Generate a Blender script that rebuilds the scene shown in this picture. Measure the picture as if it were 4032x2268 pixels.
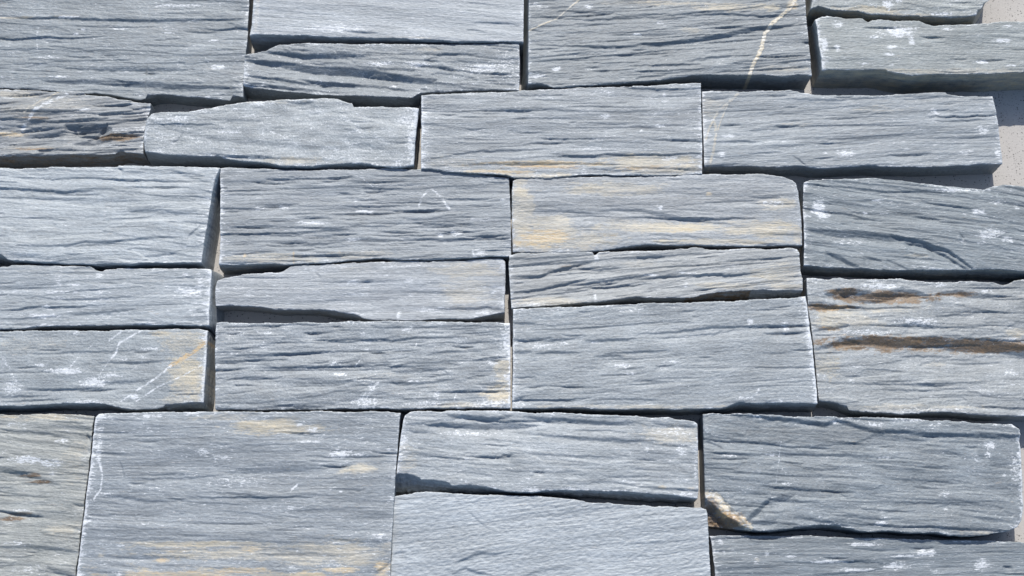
import bpy, math
import numpy as np

# ------------------------------------------------------------------ camera, sky, sun, exposure
scene = bpy.context.scene
for o in list(bpy.data.objects):
    bpy.data.objects.remove(o, do_unlink=True)
COL = scene.collection

HFOV = math.radians(46.0)      # field of view across the picture
TILT = math.radians(17.5)      # the photographer leans over the stones, not quite straight down
DIST = 1.45                    # metres from lens to the slab along the view axis
SUN_ELEV = 42.0
SUN_AZ = 1.5                   # degrees clockwise from +Y

cam_d = bpy.data.cameras.new("camera")
cam_d.sensor_width = 36.0
cam_d.lens = 18.0 / math.tan(HFOV / 2)
cam_d.clip_start = 0.05
cam_d.clip_end = 500.0
cam = bpy.data.objects.new("camera", cam_d)
cam.location = (0, -DIST * math.sin(TILT), DIST * math.cos(TILT))
cam.rotation_euler = (TILT, 0, 0)
COL.objects.link(cam)
scene.camera = cam

world = bpy.data.worlds.new("World")
scene.world = world
world.use_nodes = True
wn = world.node_tree
wn.nodes.clear()
sky = wn.nodes.new("ShaderNodeTexSky")
sky.sky_type = 'NISHITA'
sky.sun_disc = False
sky.sun_elevation = math.radians(SUN_ELEV)
sky.sun_rotation = math.radians(SUN_AZ)
sky.air_density = 1.0
sky.dust_density = 1.2
sky.ozone_density = 1.0
bg = wn.nodes.new("ShaderNodeBackground")
bg.inputs["Strength"].default_value = 0.15
wo = wn.nodes.new("ShaderNodeOutputWorld")
wn.links.new(sky.outputs["Color"], bg.inputs["Color"])
wn.links.new(bg.outputs["Background"], wo.inputs["Surface"])

sun_d = bpy.data.lights.new("sun", 'SUN')
sun_d.energy = 4.4
sun_d.angle = math.radians(0.53)
sun_d.color = (1.0, 0.965, 0.91)
sun = bpy.data.objects.new("sun", sun_d)
el, az = math.radians(SUN_ELEV), math.radians(SUN_AZ)
sun.rotation_euler = (math.radians(90.0) - el, 0.0, math.pi - az)
sun.location = (0, 3, 4)
COL.objects.link(sun)

vs = scene.view_settings
vs.view_transform = 'Standard'
vs.look = 'None'
vs.exposure = 0.30
vs.gamma = 1.0
vs.use_curve_mapping = False
scene.render.engine = 'CYCLES'

# ------------------------------------------------------------------ survey helpers
# plan(): a point measured on the 4032 x 2268 photograph -> metres on the level plane at height h
_T = math.tan(HFOV / 2)
_ct, _st = math.cos(TILT), math.sin(TILT)


def plan(px, py, h):
    px = np.asarray(px, float)
    py = np.asarray(py, float)
    a = (px - 2016.0) / 2016.0 * _T
    b = -(py - 1134.0) / 2016.0 * _T
    dx, dy, dz = a, b * _ct + _st, b * _st - _ct
    k = (h - DIST * _ct) / dz
    return dx * k, -DIST * _st + dy * k


PXM = 2 * DIST * _T / 4032.0     # metres per photo pixel near the middle


# ------------------------------------------------------------------ noise
_perm = {}


def _table(seed):
    if seed not in _perm:
        r = np.random.RandomState(seed * 7919 % 100003 + 17)
        p = r.permutation(512)
        g = r.rand(512) * 2 * np.pi
        _perm[seed] = (np.concatenate([p, p]), np.cos(g), np.sin(g))
    return _perm[seed]


def pn(x, y, seed=0):
    """2-D gradient noise, about -1..1"""
    p, gx, gy = _table(seed)
    xi = np.floor(x).astype(np.int64)
    yi = np.floor(y).astype(np.int64)
    fx, fy = x - xi, y - yi
    u = fx * fx * fx * (fx * (fx * 6 - 15) + 10)
    v = fy * fy * fy * (fy * (fy * 6 - 15) + 10)
    x0, x1, y0, y1 = xi & 511, (xi + 1) & 511, yi & 511, (yi + 1) & 511
    a, b = p[x0], p[x1]
    h00, h10, h01, h11 = p[a + y0], p[b + y0], p[a + y1], p[b + y1]
    n00 = gx[h00] * fx + gy[h00] * fy
    n10 = gx[h10] * (fx - 1) + gy[h10] * fy
    n01 = gx[h01] * fx + gy[h01] * (fy - 1)
    n11 = gx[h11] * (fx - 1) + gy[h11] * (fy - 1)
    a = n00 + u * (n10 - n00)
    b = n01 + u * (n11 - n01)
    return 1.5 * (a + v * (b - a))


def fbm(x, y, seed, octv=3, gain=0.5, lac=2.03):
    s, a, t = 0.0, 1.0, 0.0
    for i in range(octv):
        s = s + a * pn(x, y, seed + i * 13)
        t += a
        a *= gain
        x, y = x * lac + 3.1, y * lac + 7.7
    return s / t


def sstep(a, b, x):
    t = np.clip((x - a) / (b - a), 0, 1)
    return t * t * (3 - 2 * t)


# ------------------------------------------------------------------ materials
def nodes_of(name):
    m = bpy.data.materials.new(name)
    m.use_nodes = True
    nt = m.node_tree
    nt.nodes.clear()
    out = nt.nodes.new("ShaderNodeOutputMaterial")
    bs = nt.nodes.new("ShaderNodeBsdfPrincipled")
    nt.links.new(bs.outputs[0], out.inputs[0])

    def N(t, **kw):
        n = nt.nodes.new(t)
        for k, v in kw.items():
            setattr(n, k, v)
        return n
    return m, nt, bs, N, nt.links.new


def mixrgb(N, L, fac, a, b, blend='MIX'):
    n = N("ShaderNodeMix", data_type='RGBA', blend_type=blend)
    n.clamp_factor = True
    for sock, val in ((n.inputs[0], fac), (n.inputs[6], a), (n.inputs[7], b)):
        if hasattr(val, "links"):
            L(val, sock)
        elif isinstance(val, (int, float)):
            sock.default_value = val
        else:
            sock.default_value = (*val, 1.0)
    return n.outputs[2]


def mathn(N, L, op, a, b=None, clamp=False):
    n = N("ShaderNodeMath", operation=op)
    n.use_clamp = clamp
    for i, v in enumerate((a, b)):
        if v is None:
            continue
        if hasattr(v, "links"):
            L(v, n.inputs[i])
        else:
            n.inputs[i].default_value = v
    return n.outputs[0]


def ramp(N, L, fac, pts):
    n = N("ShaderNodeMapRange")
    L(fac, n.inputs[0])
    n.inputs[1].default_value, n.inputs[2].default_value = pts[0]
    n.inputs[3].default_value, n.inputs[4].default_value = pts[1]
    return n.outputs[0]


def make_slate():
    m, nt, bs, N, L = nodes_of("slate")
    grain = N("ShaderNodeAttribute", attribute_name="grain")
    mask = N("ShaderNodeAttribute", attribute_name="mask")
    info = N("ShaderNodeObjectInfo")
    sep = N("ShaderNodeSeparateColor")
    L(mask.outputs["Color"], sep.inputs[0])
    dust, cream, rust = sep.outputs[0], sep.outputs[1], sep.outputs[2]
    tone = mask.outputs["Alpha"]

    def noise(scale, detail, rough, stretch):
        mp = N("ShaderNodeMapping")
        mp.inputs["Scale"].default_value = stretch
        L(grain.outputs["Vector"], mp.inputs[0])
        n = N("ShaderNodeTexNoise")
        n.inputs["Scale"].default_value = scale
        n.inputs["Detail"].default_value = detail
        n.inputs["Roughness"].default_value = rough
        L(mp.outputs[0], n.inputs["Vector"])
        return n.outputs["Fac"]
    # grain attribute is in millimetres
    streak = noise(0.60, 6, 0.70, (0.032, 1.0, 1.0))
    speck = noise(0.62, 4, 0.7, (0.45, 1.0, 1.0))
    chalk = noise(0.70, 7, 0.75, (0.35, 1.0, 1.0))
    cloud = noise(0.018, 4, 0.55, (0.6, 1.0, 1.0))

    base = info.outputs["Color"]
    f1 = ramp(N, L, streak, ((0.25, 0.75), (0.64, 1.36)))
    f2 = ramp(N, L, cloud, ((0.3, 0.7), (0.90, 1.10)))
    f3 = ramp(N, L, speck, ((0.3, 0.7), (0.78, 1.22)))
    f = mathn(N, L, 'MULTIPLY', mathn(N, L, 'MULTIPLY', f1, f2), f3)
    f = mathn(N, L, 'MULTIPLY', f, ramp(N, L, tone, ((0.0, 1.0), (0.5, 1.5))))
    comb = N("ShaderNodeCombineColor")
    for i in range(3):
        L(f, comb.inputs[i])
    col = mixrgb(N, L, 1.0, base, comb.outputs[0], 'MULTIPLY')
    # buff / ochre weathering, broken up along the grain
    cf = ramp(N, L, mathn(N, L, 'ADD', cream, mathn(N, L, 'MULTIPLY', mathn(N, L, 'ADD', mathn(N, L, 'MULTIPLY', mathn(N, L, 'SUBTRACT', chalk, 0.5), 0.9), mathn(N, L, 'SUBTRACT', streak, 0.5)), 1.2)), ((0.18, 0.85), (0.0, 1.0)))
    creamcol = mixrgb(N, L, ramp(N, L, cloud, ((0.35, 0.65), (0.0, 1.0))), (0.40, 0.368, 0.30), (0.42, 0.355, 0.235))
    col = mixrgb(N, L, cf, col, creamcol)
    rf = ramp(N, L, mathn(N, L, 'ADD', rust, mathn(N, L, 'MULTIPLY', mathn(N, L, 'ADD', mathn(N, L, 'SUBTRACT', chalk, 0.5), mathn(N, L, 'SUBTRACT', streak, 0.5)), 1.7)), ((0.22, 0.8), (0.0, 1.0)))
    rustcol = mixrgb(N, L, ramp(N, L, speck, ((0.35, 0.65), (0.0, 1.0))), (0.095, 0.072, 0.05), (0.19, 0.12, 0.06))
    rustcol = mixrgb(N, L, ramp(N, L, cream, ((0.25, 0.7), (0.0, 1.0))), rustcol, (0.40, 0.27, 0.13))
    col = mixrgb(N, L, rf, col, rustcol)
    dsum = mathn(N, L, 'ADD', dust, mathn(N, L, 'MULTIPLY', mathn(N, L, 'SUBTRACT', chalk, 0.5), 3.2))
    crisp = ramp(N, L, dsum, ((0.54, 0.70), (0.0, 0.85)))
    soft = mathn(N, L, 'MULTIPLY', dust, 0.22)
    df = mathn(N, L, 'MAXIMUM', crisp, soft, True)
    col = mixrgb(N, L, df, col, (0.53, 0.55, 0.57))
    L(col, bs.inputs["Base Color"])
    bs.inputs["Roughness"].default_value = 0.52
    bs.inputs["Specular IOR Level"].default_value = 0.5
    # fine relief
    b1 = N("ShaderNodeBump")
    b1.inputs["Strength"].default_value = 0.8
    b1.inputs["Distance"].default_value = 0.0006
    L(streak, b1.inputs["Height"])
    b2 = N("ShaderNodeBump")
    b2.inputs["Strength"].default_value = 0.85
    b2.inputs["Distance"].default_value = 0.0007
    L(speck, b2.inputs["Height"])
    L(b1.outputs[0], b2.inputs["Normal"])
    L(b2.outputs[0], bs.inputs["Normal"])
    return m


def make_concrete():
    m, nt, bs, N, L = nodes_of("pale_concrete")
    tc = N("ShaderNodeTexCoord")

    def noise(scale, detail=4, rough=0.6):
        n = N("ShaderNodeTexNoise")
        n.inputs["Scale"].default_value = scale
        n.inputs["Detail"].default_value = detail
        n.inputs["Roughness"].default_value = rough
        L(tc.outputs["Object"], n.inputs["Vector"])
        return n.outputs["Fac"]
    cloud, grit = noise(9), noise(420, 3)
    col = mixrgb(N, L, ramp(N, L, cloud, ((0.3, 0.7), (0, 1))), (0.36, 0.34, 0.315), (0.43, 0.41, 0.385))
    col = mixrgb(N, L, ramp(N, L, grit, ((0.3, 0.7), (0, 0.35))), col, (0.30, 0.28, 0.265))
    for sc, r, dens in ((230, 0.26, 0.50), (420, 0.28, 0.45), (75, 0.10, 0.62)):
        vo = N("ShaderNodeTexVoronoi")
        vo.inputs["Scale"].default_value = sc
        L(tc.outputs["Object"], vo.inputs["Vector"])
        spot = ramp(N, L, vo.outputs["Distance"], ((r * 0.6, r), (1.0, 0.0)))
        sc_ = N("ShaderNodeSeparateColor")
        L(vo.outputs["Color"], sc_.inputs[0])
        pick = ramp(N, L, sc_.outputs[0], ((dens, dens + 0.05), (0, 0.8)))
        col = mixrgb(N, L, mathn(N, L, 'MULTIPLY', spot, pick, True), col, (0.09, 0.085, 0.08))
    L(col, bs.inputs["Base Color"])
    bs.inputs["Roughness"].default_value = 0.8
    bs.inputs["Specular IOR Level"].default_value = 0.25
    b = N("ShaderNodeBump")
    b.inputs["Strength"].default_value = 0.35
    b.inputs["Distance"].default_value = 0.0008
    L(grit, b.inputs["Height"])
    L(b.outputs[0], bs.inputs["Normal"])
    return m


SLATE = make_slate()
CONCRETE = make_concrete()

# ------------------------------------------------------------------ the slab under the stones
NG = 24
gx, gy = np.meshgrid(np.linspace(-3.0, 3.0, NG), np.linspace(-3.0, 3.0, NG))
gv = np.stack([gx.ravel(), gy.ravel(), np.zeros(NG * NG)], 1)
gf = [(j * NG + i, j * NG + i + 1, (j + 1) * NG + i + 1, (j + 1) * NG + i) for j in range(NG - 1) for i in range(NG - 1)]
gm = bpy.data.meshes.new("concrete_slab")
gm.from_pydata(gv.tolist(), [], gf)
gm.materials.append(CONCRETE)
ground = bpy.data.objects.new("concrete_slab", gm)
ground["kind"] = "structure"
ground["label"] = "pale speckled concrete slab under the slate stones"
COL.objects.link(ground)

# ------------------------------------------------------------------ stones
RES = 0.00092     # metres between surface samples


def spaced(lo, hi, f0, f1):
    """sample positions 0..1 along lo..hi, RES apart between f0 and f1 and four times coarser outside"""
    out = []
    for a, b, st in ((lo, min(max(f0, lo), hi), 4 * RES), (min(max(f0, lo), hi), max(min(f1, hi), lo), RES), (max(min(f1, hi), lo), hi, 4 * RES)):
        if b - a > 1e-6:
            out.append(np.linspace(a, b, max(2, int((b - a) / st) + 1))[:-1])
    out.append(np.array([hi]))
    return (np.concatenate(out) - lo) / (hi - lo)


def resample(poly, u, axis):
    """n points along a polyline, parametrised by its own run along one axis"""
    p = np.array(poly, float)
    c = p[:, axis].copy()
    sgn = 1.0 if c[-1] >= c[0] else -1.0
    c = c * sgn
    for i in range(1, len(c)):
        c[i] = max(c[i], c[i - 1] + 1e-6)
    t = (c - c[0]) / (c[-1] - c[0])
    return np.stack([np.interp(u, t, p[:, 0]), np.interp(u, t, p[:, 1])], 1)


def build_stone(sd, spec):
    h = spec['h'] / 1000.0
    T, B = spec['top'], spec['bot']
    Lf = [T[0]] + spec.get('left', []) + [B[0]]
    Rt = [T[-1]] + spec.get('right', []) + [B[-1]]

    def W(poly):
        x, y = plan([p[0] for p in poly], [p[1] for p in poly], h)
        return np.stack([x, y], 1)
    T, B, Lf, Rt = W(T), W(B), W(Lf), W(Rt)
    width = max(np.ptp(T[:, 0]), np.ptp(B[:, 0]))
    height = max(np.ptp(Lf[:, 1]), np.ptp(Rt[:, 1]))
    fx0, fx1 = plan(-40, 1134, h)[0], plan(4072, 1134, h)[0]
    ymid = 0.5 * (Lf[0, 1] + Rt[0, 1]), 0.5 * (Lf[-1, 1] + Rt[-1, 1])
    fx0, fx1 = (fx0 * 1.12, fx1 * 1.12) if ymid[0] > 0.15 else (fx0 * 1.03, fx1 * 1.03)
    fy1, fy0 = plan(2016, -40, h)[1], plan(2016, 2308, h)[1]
    U = spaced(0.5 * (T[0, 0] + B[0, 0]), 0.5 * (T[-1, 0] + B[-1, 0]), fx0, fx1)
    V = spaced(-ymid[0], -ymid[1], -fy1, -fy0)
    nu, nv = len(U), len(V)
    ct, cb, cl, cr = resample(T, U, 0), resample(B, U, 0), resample(Lf, V, 1), resample(Rt, V, 1)
    # ragged split edges, crisper sawn ends
    rag = 1.25 * spec.get('rag', 1.0)
    wu = np.clip(np.minimum(np.arange(nu), np.arange(nu)[::-1]) / 12.0, 0, 1)
    wv = np.clip(np.minimum(np.arange(nv), np.arange(nv)[::-1]) / 12.0, 0, 1)
    for c, k in ((ct, 1), (cb, 2)):
        s = c[:, 0] * 1000
        nq = fbm(s / 34, s * 0 + k * 4.7, sd + 55 + k, 3) * 3.0
        c[:, 1] += wu * rag * 0.001 * (0.8 * (np.floor(nq) + sstep(0.8, 1.0, nq - np.floor(nq)) + 0.5) * 0.6 + 0.5 * fbm(s / 14, s * 0 + k * 9.3, sd + 50 + k, 3) + 0.55 * np.abs(fbm(s / 4.5, s * 0 + k * 5.1, sd + 60 + k, 2)))
    for c, k in ((cl, 3), (cr, 4)):
        s = c[:, 1] * 1000
        c[:, 0] += wv * 0.001 * (0.45 * fbm(s / 18, s * 0 + k * 9.3, sd + 50 + k, 2) + 0.42 * fbm(s / 3.5, s * 0 + k * 5.1, sd + 60 + k, 2))
    u = U[None, :, None]
    v = V[:, None, None]
    P = (1 - v) * ct[None] + v * cb[None] + (1 - u) * cl[:, None] + u * cr[:, None] \
        - ((1 - u) * (1 - v) * ct[0] + u * (1 - v) * ct[-1] + (1 - u) * v * cb[0] + u * v * cb[-1])
    X, Y = P[..., 0], P[..., 1]
    um, vm = u[..., 0] * width, v[..., 0] * height
    dl, dr, dt, db = um + 0 * vm, (width - um) + 0 * vm, vm + 0 * um, (height - vm) + 0 * um
    dx_edge = np.minimum(dl, dr) * 1000
    dy_edge = np.minimum(dt, db) * 1000
    edge = np.minimum(dx_edge, dy_edge)

    # grain coordinates in millimetres, gently wavering
    ga = math.radians(spec.get('grain', 0.0))
    xm, ym = X * 1000, Y * 1000
    s = xm * math.cos(ga) + ym * math.sin(ga)
    t = -xm * math.sin(ga) + ym * math.cos(ga)
    wav = spec.get('wave', 1.0)
    t = t + wav * (2.8 * fbm(s / 170, t / 60, sd + 1, 2) + 0.16 * fbm(s / 40, t / 12, sd + 2, 2))
    rg = np.random.RandomState(sd + 4242)
    ks, kt_ = spec.get('gs', (rg.uniform(0.65, 1.7), rg.uniform(0.78, 1.35)))
    so = s / ks + sd * 137.3
    t = t / kt_

    # ---- relief (millimetres)
    A = spec.get('fine', 1.0)
    Z = spec.get('roll', 1.0) * 2.0 * fbm(so / 150, t / 40, sd + 3, 3)
    # lifted laminae: thin sheets that break off along ragged fronts
    lam = spec.get('lam', 1.0)
    n = fbm(so / 230, t / 22, sd + 4, 4, 0.5) * 2.8
    fl = np.floor(n)
    Z = Z + lam * 0.75 * (fl + sstep(0.46, 0.54, n - fl))
    n = fbm(so / 110, t / 9, sd + 5, 3, 0.5) * 2.6
    fl = np.floor(n)
    Z = Z + lam * 0.20 * (fl + sstep(0.42, 0.58, n - fl))
    # shingled cleavage: each sheet ends in a thin lip facing down the picture, then fades out
    calm = 0.30 + 0.80 * sstep(-0.12, 0.30, fbm(so / 120, t / 32, sd + 12, 3))
    shg = spec.get('shingle', 1.0) * calm
    for per_, am_, sa, sb, k in ((14.0, 1.0, 140, 22, 0), (7.0, 0.80, 85, 11, 1), (3.8, 0.50, 55, 6, 2)):
        ph = t / per_ + 0.75 * fbm(so / (per_ * 22), t / (per_ * 3.5), sd + 14 + k, 3, 0.5)
        ps = np.floor(ph)
        on = sstep(0.10, 0.50, fbm(so / sa + ps * 3.7, t / sb, sd + 17 + k, 3, 0.55))
        Z = Z + shg * am_ * on * (1 - (ph - ps)) ** 4.5
    # fine fibre
    act = calm * (0.45 + 1.0 * sstep(-0.3, 0.45, fbm(so / 80, t / 26, sd + 8, 2)))
    r1 = 1 - 2 * np.abs(fbm(so / 95, t / 3.0, sd + 6, 2))
    r2 = fbm(so / 34, t / 1.9, sd + 7, 2)
    Z = Z + A * act * (0.15 * r1 + 0.17 * r2)
    Z = Z + spec.get('pit', 1.0) * 0.16 * (1 - 2.4 * np.abs(fbm(so / 13, t / 2.4, sd + 10, 2)))
    Z = Z + spec.get('pit', 1.0) * 0.22 * fbm(so / 5.0, t / 2.0, sd + 9, 2, 0.6)
    if 'wrinkle' in spec:
        wa = math.radians(spec.get('wrinkle_dir', 10))
        p = xm * math.cos(wa) + ym * math.sin(wa)
        q = -xm * math.sin(wa) + ym * math.cos(wa)
        q = q + 2.2 * fbm(p / 16, q / 12, sd + 20, 2)
        Z = Z + spec['wrinkle'] * (1 - 2.2 * np.abs(fbm(p / 11, q / 4.2, sd + 21, 2)))

    # ---- open cleavage lips: a drop on the low side of a line, rising slowly again
    rng = np.random.RandomState(sd + 1000)
    relief_dark = np.zeros_like(Z)

    def lip(xs, ys, d, b, w, taper=0.5, jit=0.5):
        o = np.argsort(xs)
        xs, ys = np.asarray(xs)[o], np.asarray(ys)[o]
        i0 = max(0, np.searchsorted(X.max(0), xs[0]) - 2)
        i1 = min(nu, np.searchsorted(X.min(0), xs[-1]) + 2)
        if i1 - i0 < 3:
            return
        sl = (slice(None), slice(i0, i1))
        xx, yy = X[sl], Y[sl]
        line = np.interp(xx, xs, ys)
        line = line + 0.001 * jit * fbm(xx * 1000 / 9, xx * 0 + rng.rand() * 50, sd + 31, 3)
        uu = np.clip((xx - xs[0]) / max(xs[-1] - xs[0], 1e-6), 0, 1)
        am = np.clip(np.sin(np.pi * uu), 0, 1) ** taper if taper > 0 else sstep(0, 0.25, uu)
        sg = (line - yy) * 1000
        am = am * (1 + 0.4 * np.exp(-np.abs(sg) / 6) * fbm(xx * 1000 / 13, yy * 1000 / 5, sd + 32, 2))
        bb = np.maximum(b * am, 0.25)
        f = np.where(sg <= 0, 0, np.where(sg < bb, sg / bb, np.exp(-np.clip(sg - bb, 0, 400) / w)))
        Z[sl] -= d * am * f

    x0, x1, y0, y1 = X.min(), X.max(), Y.min(), Y.max()
    area = (x1 - x0) * (y1 - y0) * 1e4
    for _ in range(int(area * spec.get('cracks', 0.12))):
        cx, cy = rng.uniform(x0, x1), rng.uniform(y0, y1)
        ln = float(np.clip(rng.lognormal(math.log(40), 0.6), 10, 170)) / 1000
        an = ga + math.radians(rng.normal(0, 1.5))
        k = np.linspace(-0.5, 0.5, 7)
        bow = rng.normal(0, 0.02) * ln
        xs = cx + k * ln
        ys = cy + k * ln * math.tan(an) + 0.5 * bow * (1 - 4 * k * k)
        d = float(np.clip(rng.lognormal(math.log(0.85), 0.5), 0.3, 2.6)) * spec.get('deep', 1.0)
        if rng.rand() < 0.22:
            lip(xs, ys, -0.4 * d, 0.5, rng.uniform(1.5, 6), 0.8, 0.35)
        else:
            lip(xs, ys, d, rng.uniform(0.3, 0.8), rng.uniform(1.2, 5), 0.8, 0.22)
    for _ in range(spec.get('ledges', 3)):
        cx, cy = rng.uniform(x0, x1), rng.uniform(y0, y1)
        ln = rng.uniform(0.07, 0.22)
        an = ga + math.radians(rng.normal(0, 1.6))
        k = np.linspace(-0.5, 0.5, 15)
        ys = cy + k * ln * math.tan(an) + 0.004 * fbm(k * 5, k * 0 + rng.rand() * 90, sd + 33, 3)
        lip(cx + k * ln, ys, rng.uniform(1.0, 2.4), rng.uniform(0.5, 1.4), rng.uniform(6, 20), 0.6, 0.5)
    for pts, d, b, w in spec.get('lips', []):
        px, py = plan([p[0] for p in pts], [p[1] for p in pts], h)
        lip(px, py, d, b, w, 0.5, 1.3)
    for pts, d, b, w in spec.get('steps', []):     # as lips, but running off the stone at full depth
        px, py = plan([p[0] for p in pts], [p[1] for p in pts], h)
        lip(px, py, d, b, w, 0.0, 1.6)

    for pts, d, b in spec.get('cuts', []):         # broken-away corner: the face falls off below the line
        px, py = plan([p[0] for p in pts], [p[1] for p in pts], h)
        inx = (X <= px.max()) & (X >= px.min() - 0.02)
        sg = (np.interp(X, px, py) - Y) * 1000 + 1.6 * fbm(xm / 7, ym / 7, sd + 36, 3)
        Z = Z - np.where(inx, d * np.clip(sg / b, 0, 1) * (1 + 0.25 * fbm(xm / 9, ym / 6, sd + 37, 3)), 0)

    # worn arrises
    wob = 0.5 + 0.5 * fbm(xm / 6, ym / 6, sd + 40, 2)
    Z = Z - 0.7 * np.exp(-edge / 0.6) * wob - spec.get('round', 0.15) * np.exp(-dx_edge / 3.0)
    tx, ty = spec.get('tilt', (0, 0))
    Z = Z + tx * (um / width - 0.5) + ty * (0.5 - vm / height)
    Z -= np.median(Z)

    # ---- colour masks
    dust = np.zeros_like(Z)
    cream = np.zeros_like(Z)
    rust = np.zeros_like(Z)
    tone = np.full_like(Z, 0.5)
    nb = fbm(so / 26, t / 6.5, sd + 70, 4, 0.6)
    nc = fbm(so / 60, t / 22, sd + 71, 3, 0.55)
    nf = fbm(so / 9, t / 3.2, sd + 72, 3, 0.6)
    nd = 0.6 * fbm(so / 6.5, t / 1.9, sd + 73, 3, 0.65) + 0.4 * fbm(xm / 2.6, ym / 2.2, sd + 74, 2, 0.6)
    dl_ = spec.get('dust', 1.0)
    dust += 0.20 * dl_ + 0.40 * dl_ * (nb + 0.5 * nc)
    dust += 0.25 * dl_ * sstep(0.3, 0.6, nf * 0.8 + 0.35 * nb)
    # bruised, powdery rims of the sawn ends and broken edges
    bl, br = spec.get('bruise', (0.6, 0.6))
    ef = 5.0 * np.clip(0.7 + 1.0 * nf + 0.9 * nb, 0.25, 2)
    dust += 0.8 * bl * np.exp(-dl * 1000 / ef) + 0.8 * br * np.exp(-dr * 1000 / ef)
    dust += 0.34 * np.exp(-np.minimum(dt, db) * 1000 / np.clip(1.4 + 3.5 * nb, 0.5, 6))
    # scuffed high spots of the fibre
    hi = r1 * 0.6 + r2 * 0.8
    dust += 0.16 * dl_ * sstep(0.3, 0.9, hi + 0.3 * nd)
    tone += 0.16 * nc + 0.10 * nb
    for kind, cx, cy, rx, ry, st in spec.get('patch', []):
        wx, wy = plan(cx, cy, h)
        q = np.sqrt(((X - wx) / (rx * PXM)) ** 2 + ((Y - wy) / (ry * PXM)) ** 2)
        if kind == 'd':
            val = 0.88 * st * sstep(1.5, 0.2, q + 0.55 * nb + 0.45 * nf + 0.9 * nd)
        else:
            val = st * sstep(1.2, 0.45, q + 0.7 * nb + 0.25 * nf + 0.45 * nd)
        if kind == 'd':
            dust = np.maximum(dust, val)
        elif kind == 'c':
            cream = np.maximum(cream, val * (0.75 + 0.5 * nc))
        elif kind == 'r':
            rust = np.maximum(rust, val)
        elif kind == 'o':          # orange bloom
            cream = np.maximum(cream, 0.8 * val)
            rust = np.maximum(rust, 0.42 * val)
        elif kind == 'k':          # lower tone, less dust
            tone -= 0.22 * val
            dust *= (1 - 0.8 * np.clip(val, 0, 1))
        elif kind == 'p':          # paler slate
            tone += 0.2 * val
    for kind, pts, wpx, st in spec.get('vein', []):
        px, py = plan([p[0] for p in pts], [p[1] for p in pts], h)
        best = np.full_like(Z, 1e9)
        for a in range(len(px) - 1):
            ax, ay, bx, by = px[a], py[a], px[a + 1], py[a + 1]
            L2 = (bx - ax) ** 2 + (by - ay) ** 2
            k = np.clip(((X - ax) * (bx - ax) + (Y - ay) * (by - ay)) / L2, 0, 1)
            best = np.minimum(best, np.hypot(X - ax - k * (bx - ax), Y - ay - k * (by - ay)))
        jw = 0.5 * (wpx + 1.0) * PXM * (1.0 + 0.5 * fbm(xm / 5, ym / 5, sd + 80, 2))
        val = st * sstep(1.25, 0.7, best / jw + 0.5 * fbm(xm / 3.2, ym / 2.2, sd + 83, 2)) * np.clip(0.95 + 1.1 * fbm(xm / 8, ym / 6, sd + 81, 3), 0.1, 1.05)
        if kind == 'q':
            dust = np.maximum(dust, 0.5 * val)
            cream = np.maximum(cream, 0.95 * val)
            Z = Z + 0.45 * val * (1 + fbm(xm / 2.5, ym / 2.5, sd + 82, 2))
        elif kind == 'd':
            dust = np.maximum(dust, val)
        elif kind == 'o':
            cream = np.maximum(cream, 0.8 * val)
            rust = np.maximum(rust, 0.62 * val)

    # ---- assemble: face grid + skirt rings down to the slab
    Zm = h + Z / 1000.0
    co = np.stack([X, Y, Zm], -1).reshape(-1, 3)
    mk = np.stack([dust, cream, rust, tone], -1).reshape(-1, 4)
    gr = np.stack([so, t, Z], -1).reshape(-1, 3)
    idx = np.arange(nu * nv).reshape(nv, nu)
    loop = np.concatenate([idx[-1, :-1], idx[::-1, -1][:-1], idx[0, ::-1][:-1], idx[:, 0][:-1]])
    quads = np.stack([idx[1:, :-1], idx[1:, 1:], idx[:-1, 1:], idx[:-1, :-1]], -1).reshape(-1, 4)
    lp = co[loop]
    nl = len(loop)
    nbm, nrt, ntp = nu - 1, nv - 1, nu - 1
    nrm = np.zeros((nl, 2))
    nrm[:nbm] = (0, -1)
    nrm[nbm:nbm + nrt] = (1, 0)
    nrm[nbm + nrt:nbm + nrt + ntp] = (0, 1)
    nrm[nbm + nrt + ntp:] = (-1, 0)
    ker = 9
    pad = np.concatenate([nrm[-ker:], nrm, nrm[:ker]])
    nrm = np.stack([np.convolve(pad[:, k], np.ones(2 * ker + 1) / (2 * ker + 1), 'same')[ker:-ker] for k in (0, 1)], 1)
    nrm /= np.maximum(np.linalg.norm(nrm, axis=1, keepdims=True), 1e-6)
    per = np.cumsum(np.linalg.norm(np.diff(lp[:, :2], axis=0, prepend=lp[:1, :2]), axis=1)) * 1000
    sawn = np.abs(nrm[:, 0])
    lps = lp[:, :2].copy()
    i0 = 0
    for cnt, win in ((nbm, 10), (nrt, 16), (ntp, 10), (nl - nbm - nrt - ntp, 16)):
        seg = lp[i0:i0 + cnt + 1, :2] if i0 + cnt < nl else np.concatenate([lp[i0:, :2], lp[:1, :2]])
        pre = 2 * seg[0] - seg[1:win + 1][::-1]
        post = 2 * seg[-1] - seg[-win - 1:-1][::-1]
        ext = np.concatenate([pre, seg, post])
        sm = np.stack([np.convolve(ext[:, k], np.ones(2 * win + 1) / (2 * win + 1), 'valid') for k in (0, 1)], 1)
        lps[i0:i0 + cnt] = sm[:cnt]
        i0 += cnt
    led = np.zeros(nl)
    if 'ledge' in spec:
        lx = [plan(a, spec['bot'][0][1], h)[0] for a, _ in spec['ledge']]
        led[:nbm] = np.interp(lp[:nbm, 0], lx, [b * PXM for _, b in spec['ledge']])
        led[:nbm] *= np.clip(1 + 0.35 * fbm(per[:nbm] / 12, per[:nbm] * 0, sd + 90, 3), 0, 2)
    ins = spec.get('inset', 1.5) / 1000.0
    levels = [0.985, 0.95, 0.89, 0.82, 0.74, 0.65, 0.55, 0.44, 0.33, 0.22, 0.11, -0.03]
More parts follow.
